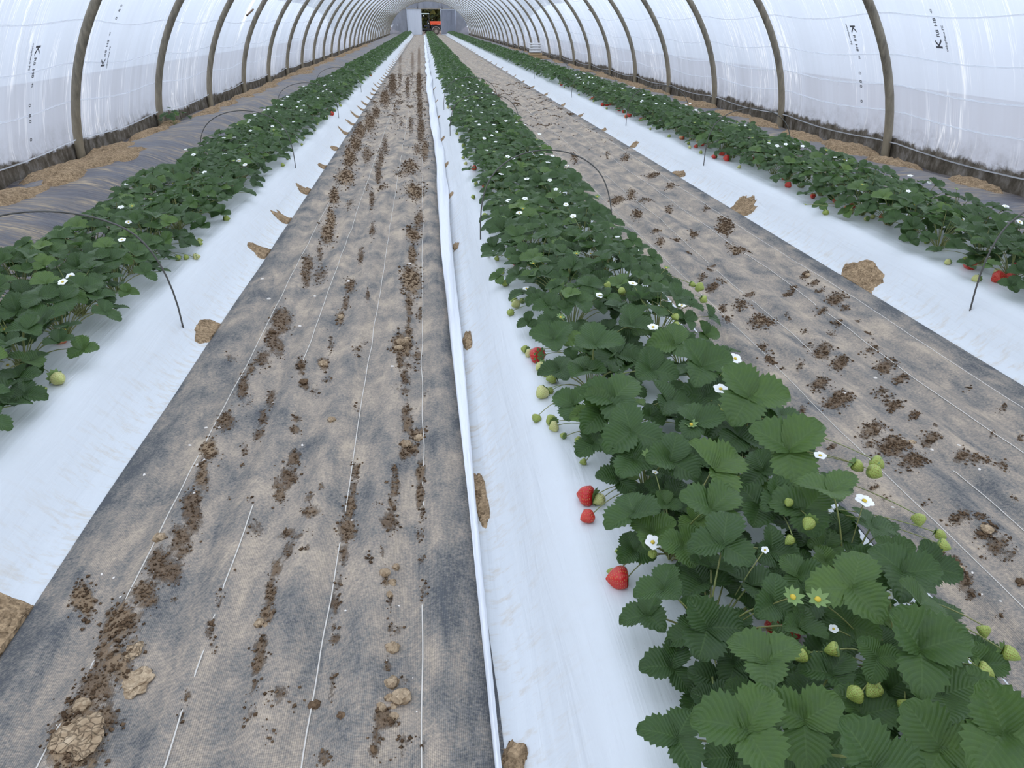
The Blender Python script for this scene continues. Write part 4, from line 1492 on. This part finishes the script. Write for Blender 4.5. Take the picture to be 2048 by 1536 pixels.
# the rest of the three rows further down the tunnel
G = Geo()
rs = random.Random(77)
GW = [[], []]
PROT = []
for i in range(10):
    g = Geo()
    r2 = random.Random(500 + i)
    for k in range(16):
        f = (k + .5) / 16
        a = k * 2.4 + r2.random()
        r = .04 + .17 * f
        z = .195 - .12 * f
        hd = Vector((math.cos(a), math.sin(a), 0))
        n = Vector((r2.random() - .5, r2.random() - .5, .9)) + hd * .45
        trifoliate(g, Vector((hd.x * r, hd.y * r, z * (.8 + .4 * r2.random()))), n, hd + Vector((r2.random() - .5, r2.random() - .5, 0)), .115, 'low', .42 + .3 * (r2.random() - .5) - .1 * f + (.4 if r2.random() < .06 else 0), r2)
    PROT.append((np.concatenate(g.V), np.concatenate(g.F), np.concatenate(g.U), np.concatenate(g.T)))
WG = Geo()
for bed, c in BEDS.items():
    y = {'left': 1.75, 'middle': .55, 'right': 1.9}[bed] + NPER * SPC
    while y < YEND - 1.2:
        for sd in (-1, 1):
            V, Fc, U, T = rs.choice(PROT)
            a = rs.random() * 6.28
            s = .92 + .22 * rs.random()
            c_, s_ = math.cos(a) * s, math.sin(a) * s
            x = c + sd * .18 + .05 * (rs.random() - .5)
            yy = y + .1 * rs.random()
            G.V.append(np.stack([V[:, 0] * c_ - V[:, 1] * s_ + x, V[:, 0] * s_ + V[:, 1] * c_ + yy, V[:, 2] * s + BH], 1))
            G.F.append(Fc + G.n)
            G.U.append(U)
            G.T.append(np.clip(T + .1 * (rs.random() - .5), 0, 1))
            G.n += len(V)
            if rs.random() < .75:
                for q in range(rs.randrange(1, 3)):
                    wx, wy = x + .26 * (rs.random() - .5), yy + .3 * (rs.random() - .5)
                    e_ = .012 + .004 * rs.random()
                    z = BH + .20 + .03 * rs.random()
                    V2 = [(wx + e_ * math.cos(k * PI / 3), wy + e_ * math.sin(k * PI / 3), z + .006 * (k % 2)) for k in range(6)] + [(wx, wy, z + .002)]
                    F2 = [[6, 0, 1, 2], [6, 2, 3, 4], [6, 4, 5, 0]]
                    WG.add(V2, F2)
        y += SPC
fo = ob('distant_strawberry_foliage', G.mesh('distant_strawberry_foliage', M_LEAF))
tag(fo, 'distant dark green strawberry foliage filling the far ends of all three beds', 'strawberry foliage', None, 'stuff')
wo = ob('distant_flowers', WG.mesh('distant_flowers', M_PETAL))
tag(wo, 'tiny white blossoms speckling the distant strawberry rows', 'blossom', None, 'stuff')

# ------------------------------------------------------------------ wire hoops over the beds
def wire_hoop(c, y, half, top, lean, label, x_off=0, tail=True):
    pts = []
    for i in range(33):
        a = PI * i / 32
        x = c + x_off - half * math.cos(a)
        z0 = H(x, y)
        zz = z0 * (1 - math.sin(a)) + (top) * math.sin(a) ** .75
        pts.append(Vector((x - c, lean * math.sin(a), zz)))
    pts = [pts[0] + Vector((0, 0, -.06))] + pts + [pts[-1] + Vector((0, 0, -.06))]
    Gv, Gf = tube(pts, .0042, None, 7)
    o = ob('wire_hoop', mk_mesh('wire_hoop', Gv, Gf, M_WIRE), None, (c, y, 0))
    tag(o, label, 'wire hoop', 'wire hoops over the beds')


wire_hoop(BEDS['middle'], 4.62, .42, .69, .1, 'thin wire hoop arching over the middle bed nearest the camera', .02)
wire_hoop(BEDS['left'], 3.50, .49, .66, -.05, 'thin wire hoop arching over the left bed at the picture edge', 0)
wire_hoop(BEDS['right'], 3.22, .45, .66, .05, 'thin wire hoop over the right bed with its foot in white film', 0)
for i, (b, y, h) in enumerate([('left', 7.5, .66), ('right', 7.2, .66), ('middle', 9.6, .62), ('right', 10.3, .64), ('middle', 12.6, .62), ('left', 11.6, .62), ('right', 14.4, .6), ('left', 16, .6), ('right', 19.5, .58)]):
    wire_hoop(BEDS[b], y, .43, h, .05, '%s wire hoop from the camera over the %s bed' % ({0: 'second', 1: 'second', 2: 'second', 3: 'third', 4: 'third', 5: 'third', 6: 'fourth', 7: 'fourth', 8: 'fifth'}[i], b))

# ------------------------------------------------------------------ clods, slabs, pebbles
def clod_mesh(name, seed, m, flat=.6, rough=.35, sub=3):
    import bmesh
    bm = bmesh.new()
    bmesh.ops.create_icosphere(bm, subdivisions=sub, radius=1)
    for v in bm.verts:
        d = v.co.normalized()
        k = 1 + rough * noise.noise(d * 1.6 + Vector((seed * 9.1, 0, 0))) + rough * .5 * noise.noise(d * 4 + Vector((0, seed * 5.3, 0))) + .06 * noise.noise(d * 11)
        v.co = Vector((d.x * k, d.y * k * .85, d.z * k * flat))
    me = bpy.data.meshes.new(name)
    bm.to_mesh(me)
    bm.free()
    me.materials.append(m)
    me.polygons.foreach_set('use_smooth', np.ones(len(me.polygons), dtype=bool))
    return me


CLD = [clod_mesh('soil_clod', i, M_CLOD) for i in range(5)]
CLDD = [clod_mesh('soil_clod', i + 10, M_CRUMB, .55) for i in range(5)]
SLB = [clod_mesh('mud_slab', i + 20, (M_MUD, M_CLOD, M_MUD)[i], .20, .45, 4) for i in range(3)]
PEB = [clod_mesh('white_pebble', i + 30, M_STONE, .6, .2, 2) for i in range(3)]


def put(name, me, x, y, px, label, cat, group, asp=1.0, rz=None, sink=.3):
    P = surf(x, y)
    r = px / 2 / F * depth(P)
    o = ob(name, me)
    zmin = min(v.co.z for v in me.vertices)
    o.location = P + Vector((0, 0, -zmin * r * (1 - sink)))
    o.scale = (r, r * asp, r)
    o.rotation_euler = (0, 0, R.random() * 6.28 if rz is None else rz)
    tag(o, label, cat, group)
    return o


put('mud_slab', SLB[0], 158, 1478, 92, 'large cracked dry mud slab at the lower left walkway corner', 'mud slab', 'dry mud slabs', 1.3, 0, .45)
put('mud_slab', SLB[1], 268, 1367, 58, 'smooth tan mud slab above the big cracked slab', 'mud slab', 'dry mud slabs', 1.5, -.4, .4)
put('mud_slab', SLB[2], 262, 1305, 44, 'crumbling pale mud lump between walkway thread and smooth slab', 'mud slab', 'dry mud slabs', 1.2, .4, .4)
put('soil_clod', CLD[0], 805, 1402, 42, 'largest pale clod in the clod cluster at lower walkway centre', 'soil clod', 'soil clods on the walkways', .95, .3, .2)
put('soil_clod', CLD[1], 784, 1370, 32, 'square pale clod on top of the clod cluster at lower walkway centre', 'soil clod', 'soil clods on the walkways', 1, .9, .2)
CLO = [(762, 1418, 24, 0, 'flat pale clod left of the largest clod in the cluster'), (776, 1400, 20, 0, 'small tan clod wedged beside the largest clod'), (787, 1436, 20, 0, 'pale clod at the lower edge of the clod cluster'), (787, 1415, 16, 0, 'tiny tan clod below the largest clod'), (785, 1300, 28, 0, 'single round tan clod above the clod cluster'), (779, 1193, 18, 0, 'round tan clod under the pale three lobed clods'), (770, 1150, 24, 0, 'left pale lump of the three lobed clods'), (784, 1168, 18, 0, 'lower pale lump of the three lobed clods'), (792, 1138, 20, 0, 'upper right pale lump of the three lobed clods'),
       (630, 1414, 24, 1, 'dark clod sitting on the white thread at lower left centre'), (683, 1434, 18, 1, 'dark oblong clod right of the white thread clod'), (520, 1250, 22, 0, 'tan clod in the dark soil smear beside the second thread'), (532, 1253, 12, 0, 'small pale clod touching the tan smear clod'), (812, 893, 24, 0, 'pale clod at the top of the right furrow soil patch'), (838, 880, 20, 0, 'tan clod beside the fourth walkway thread'), (664, 843, 18, 0, 'flat pale clod lying alone mid walkway'), (646, 732, 20, 0, 'tan clod near the second thread mid walkway'), (682, 637, 15, 0, 'pale clod in the middle furrow mid walkway'), (608, 768, 20, 1, 'dark clod on the second thread mid walkway'), (602, 735, 16, 1, 'dark wedge clod left of the tan mid walkway clod'),
       (320, 1080, 26, 0, 'tan clod right beside the first walkway thread'), (166, 1416, 34, 0, 'tan clod resting above the large cracked mud slab'), (805, 690, 22, 0, 'pale clod in the upper cracked soil patch'), (798, 700, 18, 0, 'tan clod low in the upper cracked soil patch'), (815, 682, 16, 0, 'small clod high in the upper cracked soil patch'), (545, 668, 14, 1, 'dark clod beside the first thread far walkway'), (1973, 1065, 26, 0, 'pale crumbly clod on the right walkway'), (1960, 1070, 14, 1, 'dark clod left of the pale right walkway clod'), (1898, 1132, 22, 0, 'tan clod in the soil patch beside the strawberry leaves on the right'), (1918, 1140, 18, 0, 'second tan clod in the right soil patch'), (1883, 1120, 16, 1, 'dark clod at the top of the right soil patch'), (1824, 887, 14, 0, 'pale flat flake on the right walkway'), (1615, 553, 12, 0, 'tan clod near the right bed edge'), (1608, 550, 10, 1, 'dark clod near the right bed edge'), (2040, 1168, 20, 1, 'dark clod at the right picture edge'), (747, 1502, 20, 1, 'dark clod near the bottom edge of the left walkway')]
for (x, y, px, dk, lab) in CLO:
    put('soil_clod', (CLDD if dk else CLD)[R.randrange(5)], x, y, px, lab, 'soil clod', 'soil clods on the walkways', .8 + .4 * R.random(), None, .2)
for (x, y) in [(975, 1000), (306, 1147), (204, 1151), (228, 1158), (243, 1196), (692, 1224), (797, 1214), (772, 1324), (827, 1359), (835, 1426), (819, 1492), (705, 1043), (605, 893), (547, 808), (440, 858), (413, 858), (390, 988), (380, 893), (289, 952), (409, 922), (395, 932), (116, 1452), (150, 1431), (1944, 1148), (1963, 1191), (2000, 1205), (1917, 893), (1958, 941), (1785, 1017), (1863, 902), (1688, 788), (1750, 758), (600, 655), (630, 595), (697, 565), (785, 735), (820, 530), (525, 560), (538, 600)]:
    put('white_pebble', PEB[R.randrange(3)], x, y, 9, 'tiny white pebble scattered on the woven walkway', 'pebble', 'white pebbles on the walkways', .7, None, .2)

# loose crumbs lying in the smears
for side, (a, b) in PATHS.items():
    r_ = random.Random(3 if side == 'left' else 4)
    tv = [Vector(q) for q in ((1, 1, 1), (-1, -1, 1), (-1, 1, -1), (1, -1, -1))]
    ov = [(1, 0, 0), (-1, 0, 0), (0, 1, 0), (0, -1, 0), (0, 0, .8), (0, 0, -.6)]
    of = [[0, 2, 4], [2, 1, 4], [1, 3, 4], [3, 0, 4], [2, 0, 5], [1, 2, 5], [3, 1, 5], [0, 3, 5]]
    VV, FF = [], []
    n = 0
    tries = 0
    while n < 15000 and tries < 260000:
        tries += 1
        u = r_.random()
        y = 1.0 * (24 / 1.0) ** u if side == 'left' else 1.2 * (20 / 1.2) ** u
        x = a + (b - a) * r_.random()
        s_, pl = soil_at(side, x, y)
        if r_.random() > s_ ** 1.7 * (.35 + .65 * (nz(x * 40, y * 40, 2) > -.1)):
            continue
        sz = (.0016 + .0042 * r_.random() ** 3) * (1 + .10 * y) * (1.25 if pl > .4 else 1)
        q = np.array(ov) * sz * (np.array([r_.random() for _ in range(18)]).reshape(6, 3) * .7 + .65)
        an = r_.random() * 6.28
        c_, s2 = math.cos(an), math.sin(an)
        z = H(x, y) + .005 + sz * .35
        VV.append(np.stack([q[:, 0] * c_ - q[:, 1] * s2 + x, q[:, 0] * s2 + q[:, 1] * c_ + y, q[:, 2] + z], 1))
        FF.append(np.array(of) + 6 * n)
        n += 1
    me = mk_mesh('soil_crumbs', np.concatenate(VV), np.concatenate(FF), M_CRUMB if side == 'left' else M_CRUMB, smooth=False)
    tag(ob('soil_crumbs', me), 'loose brown soil crumbs scattered over the %s woven walkway' % side, 'soil crumbs', None, 'stuff')

# ------------------------------------------------------------------ crates by the right wall
cp = Vector((4.28, 31.6, H(4.28, 31.6)))


def crate(z, label, m, w=.52, d=.38, h=.19, slats=2):
    r = empty('produce_crate', cp + Vector((0, 0, z)), -.12)
    tag(r, label, 'crate', 'stack of crates')
    sl = h / slats
    for k in range(slats):
        z0, z1 = k * sl + .015, (k + 1) * sl - .012
        for q, b in enumerate(((-w / 2, w / 2, -d / 2, -d / 2 + .012, z0, z1), (-w / 2, w / 2, d / 2 - .012, d / 2, z0, z1), (-w / 2, -w / 2 + .012, -d / 2 + .012, d / 2 - .012, z0, z1), (w / 2 - .012, w / 2, -d / 2 + .012, d / 2 - .012, z0, z1))):
            boxes('slat', [b], m, r)
    for sx_ in (-1, 1):
        for sy_ in (-1, 1):
            boxes('corner_post', [(sx_ * (w / 2 - .026) - .014, sx_ * (w / 2 - .026) + .014, sy_ * (d / 2 - .026) - .014, sy_ * (d / 2 - .026) + .014, 0, h)], m, r)
    boxes('base', [(-w / 2 + .012, w / 2 - .012, -d / 2 + .012, d / 2 - .012, .012, .024)], m, r)


crate(0.0, 'pale wooden slatted crate at the bottom of the stack by the right wall', M_WOODP, .54, .40, .22, 2)
crate(.22, 'white crate in the middle of the stack by the right wall', M_WHITEP, .46, .38, .20, 2)
crate(.42, 'white crate on top of the stack by the right wall', M_WHITEP, .44, .36, .16, 2)

# small weed by the second hoop
wx, wy = -3.52, 11.5
rt_ = empty('weed', (wx, wy, H(wx, wy)))
tag(rt_, 'small green weed growing at the foot of the second left hoop', 'weed')
g1, g2 = plant_geo(random.Random(9), 'mid', 9, scale=1.0)
ob('leaves', g1.mesh('leaves', M_LEAF), rt_)
ob('stem', g2.mesh('stem', M_STALK), rt_)

# spreader sticks in the two ventilation slits
for side, y, s_, lab in (('left', 16.5, 1.66, 'brown stick spreading the film open beside the fourth left hoop'), ('right', 22.6, 1.76, 'brown stick spreading the film open high on the right')):
    a, b = wall_map(side, y - .20, s_ - .06, .02), wall_map(side, y + .20, s_ + .06, .02)
    Gv, Gf = tube([a, a.lerp(b, .5), b], .016, None, 6)
    tag(ob('spreader_stick', mk_mesh('spreader_stick', Gv, Gf, M_STICK)), lab, 'stick')

# printed marks on the film
for side, y, s_, fl, wl in (('left', 7.9, 1.25, -1, 'wall_left'), ('left', 9.7, .95, 1, 'wall_left'), ('right', 8.95, 1.42, -1, 'wall_right'), ('right', 7.3, 1.2, 1, 'wall_right')):
    me = film_print(side, y, s_, fl, logo_items(.085))
    o = ob('print_mark', me, bpy.data.objects[wl])
    o['label'] = 'faded black lettering printed on the film'

# ------------------------------------------------------------------ outside the far door: utility vehicle, trees, neighbouring tunnels
M_ORANGE = mat('orange paint', (.75, .09, .03), .4)
M_BLACK = mat('black plastic', (.018, .02, .028), .5)
M_TYRE = mat('dusty tyre', (.10, .085, .07), .9)
M_RIM = mat('grey rim', (.32, .28, .25), .5)
M_ROOF = mat('pale green roof', (.42, .50, .46), .5)
M_CAB = mat('dark green cab', (.035, .07, .06), .4)
M_NAVY = mat('navy seat', (.02, .03, .06), .6)
VY = 103.0
VX = at_y(872, 60, VY).x
uv_ = empty('utility_vehicle', (VX, VY, -.09))
tag(uv_, 'dark utility vehicle with orange cargo box parked outside the far door', 'utility vehicle')


def lathe_y(prof, n, m, name, parent, loc):
    V = [(r * math.cos(2 * PI * k / n), y, r * math.sin(2 * PI * k / n)) for (r, y) in prof for k in range(n)]
    Fc = [[i * n + k, i * n + (k + 1) % n, (i + 1) * n + (k + 1) % n, (i + 1) * n + k] for i in range(len(prof) - 1) for k in range(n)]
    return ob(name, mk_mesh(name, V, np.array(Fc), m), parent, loc)


for (wx, wy) in ((0, -.62), (0, .62), (-2.1, -.62), (-2.1, .62)):
    wh = lathe_y([(.20, -.12), (.36, -.13), (.40, -.08), (.40, .08), (.36, .13), (.20, .12)], 24, M_TYRE, 'wheel', uv_, (wx, wy, .40))
    lathe_y([(.02, -.10), (.09, -.11), (.16, -.08), (.22, -.10), (.22, .10), (.02, .10)], 20, M_RIM, 'rim', wh, (0, 0, 0))
boxes('cargo_box', [(-.72, 1.0, -.72, .72, 1.12, 1.17), (-.72, 1.0, -.72, -.68, 1.12, 1.52), (-.72, 1.0, .68, .72, 1.12, 1.52), (-.72, -.67, -.72, .72, 1.12, 1.6), (.95, 1.0, -.72, .72, 1.12, 1.52)], M_ORANGE, uv_, bevel=.02)
boxes('chassis', [(-2.7, .9, -.45, .45, .42, .62), (-.6, .8, -.5, .5, .62, 1.1)], M_BLACK, uv_, bevel=.03)
boxes('cab_body', [(-1.75, -.75, -.7, .7, .5, .72), (-1.05, -.75, -.7, .7, .72, 1.15), (-2.75, -1.75, -.68, .68, .55, 1.25)], M_BLACK, uv_, bevel=.05)
boxes('seat', [(-1.45, -.95, -.6, .6, .9, 1.05), (-1.05, -.9, -.6, .6, 1.05, 1.6)], M_NAVY, uv_, bevel=.05)
boxes('roof', [(-1.95, -.75, -.72, .72, 2.28, 2.40)], M_ROOF, uv_, bevel=.03)
boxes('windscreen', [(-2.0, -1.97, -.66, .66, 1.25, 2.28)], M_CAB, uv_)
for sx_ in (-1.95, -.80):
    for sy_ in (-.68, .68):
        boxes('roof_pillar', [(sx_ - .03, sx_ + .03, sy_ - .03, sy_ + .03, 1.0, 2.3)], M_BLACK, uv_)
boxes('rear_screen', [(-.80, -.77, -.65, .65, 1.6, 2.25)], M_CAB, uv_)
Gv, Gf = tube([Vector((-1.72 + .05 * math.cos(a / 12 * 2 * PI), -.35 + .17 * math.sin(a / 12 * 2 * PI), 1.35 + .15 * math.cos(a / 12 * 2 * PI))) for a in range(13)], .015, None, 6)
ob('steering_wheel', mk_mesh('steering_wheel', Gv, Gf, M_BLACK), uv_)
fp = []
for k in range(13):
    a = PI * k / 12
    fp.append(Vector((.50 * math.cos(a), -.70, .40 + .50 * math.sin(a))))
Gv, Gf = tube(fp, .05, None, 6)
ob('fender', mk_mesh('fender', Gv, Gf, M_RIM), uv_)

M_TREE = mat('outdoor tree leaf', (.10, .13, .03), .7)
t = NT(M_TREE)
t.l(t.mix(t.attr('tint'), (.03, .045, .015), (.22, .20, .05)), t.b.inputs['Base Color'])
M_BARK = mat('tree bark', (.09, .06, .04), .9)


def tree(x, y, h, rr, seed, label):
    r_ = random.Random(seed)
    root = empty('tree', (x, y, -.09))
    tag(root, label, 'tree', 'trees behind the far end')
    g = Geo()
    for i in range(1500):
        while True:
            q = Vector((r_.random() * 2 - 1, r_.random() * 2 - 1, r_.random() * 2 - 1))
            if q.length < 1:
                break
        P = Vector((q.x * rr, q.y * rr, h * .5 + q.z * h * .5))
        s = .26 + .24 * r_.random()
        a = Vector((r_.random() - .5, r_.random() - .5, r_.random() - .5)).normalized()
        b = a.orthogonal().normalized()
        c = a.cross(b)
        g.add([tuple(P + b * s), tuple(P + c * s * .6), tuple(P - b * s), tuple(P - c * s * .6)], [[0, 1, 2, 3]], None, r_.random() ** 2)
    ob('crown', g.mesh('crown', M_TREE, False), root)
    g = Geo()
    g.add(*tube([Vector((0, 0, -.2)), Vector((.1, 0, h * .3)), Vector((0, .1, h * .75))], .22, .07, 8))
    ob('trunk', g.mesh('trunk', M_BARK), root)


for i in range(11):
    tree(-17 + i * 3.4 + R.random(), 116 + 3 * R.random(), 7.5 + 2 * R.random(), 2.7, 900 + i, 'olive green leafy tree behind the far tunnel end, %s in the row' % ['first', 'second', 'third', 'fourth', 'fifth', 'sixth', 'seventh', 'eighth', 'ninth', 'tenth', 'eleventh'][i])

M_NEIGH = mat('neighbouring tunnel film', (.80, .84, .90), .5, .3)
for side, xc in (('left', -15.2), ('right', 16.6)):
    V = []
    ysn = [-30 + 10 * i for i in range(14)]
    for y in ysn:
        for i in range(0, NARC + 1, 4):
            V.append((ARC[i][0] - CX, y, ARC[i][1] * 1.02))
    o = ob('neighbouring_tunnel', mk_mesh('neighbouring_tunnel', V, grid_faces(len(ysn), NARC // 4 + 1), M_NEIGH), None, (xc, 0, -.09))
    tag(o, 'neighbouring white polytunnel seen faintly through the %s film wall' % side, 'polytunnel', 'neighbouring polytunnels')

# ------------------------------------------------------------------ light
w = bpy.data.worlds.new('overcast sky')
scene.world = w
w.use_nodes = True
bg = w.node_tree.nodes['Background']
bg.inputs[0].default_value = (.85, .91, 1.0, 1)
bg.inputs[1].default_value = 1.8
vs = scene.view_settings
vs.view_transform = 'Standard'
vs.look = 'None'
vs.gamma = 1
vs.use_curve_mapping = False
vs.exposure = 0.0
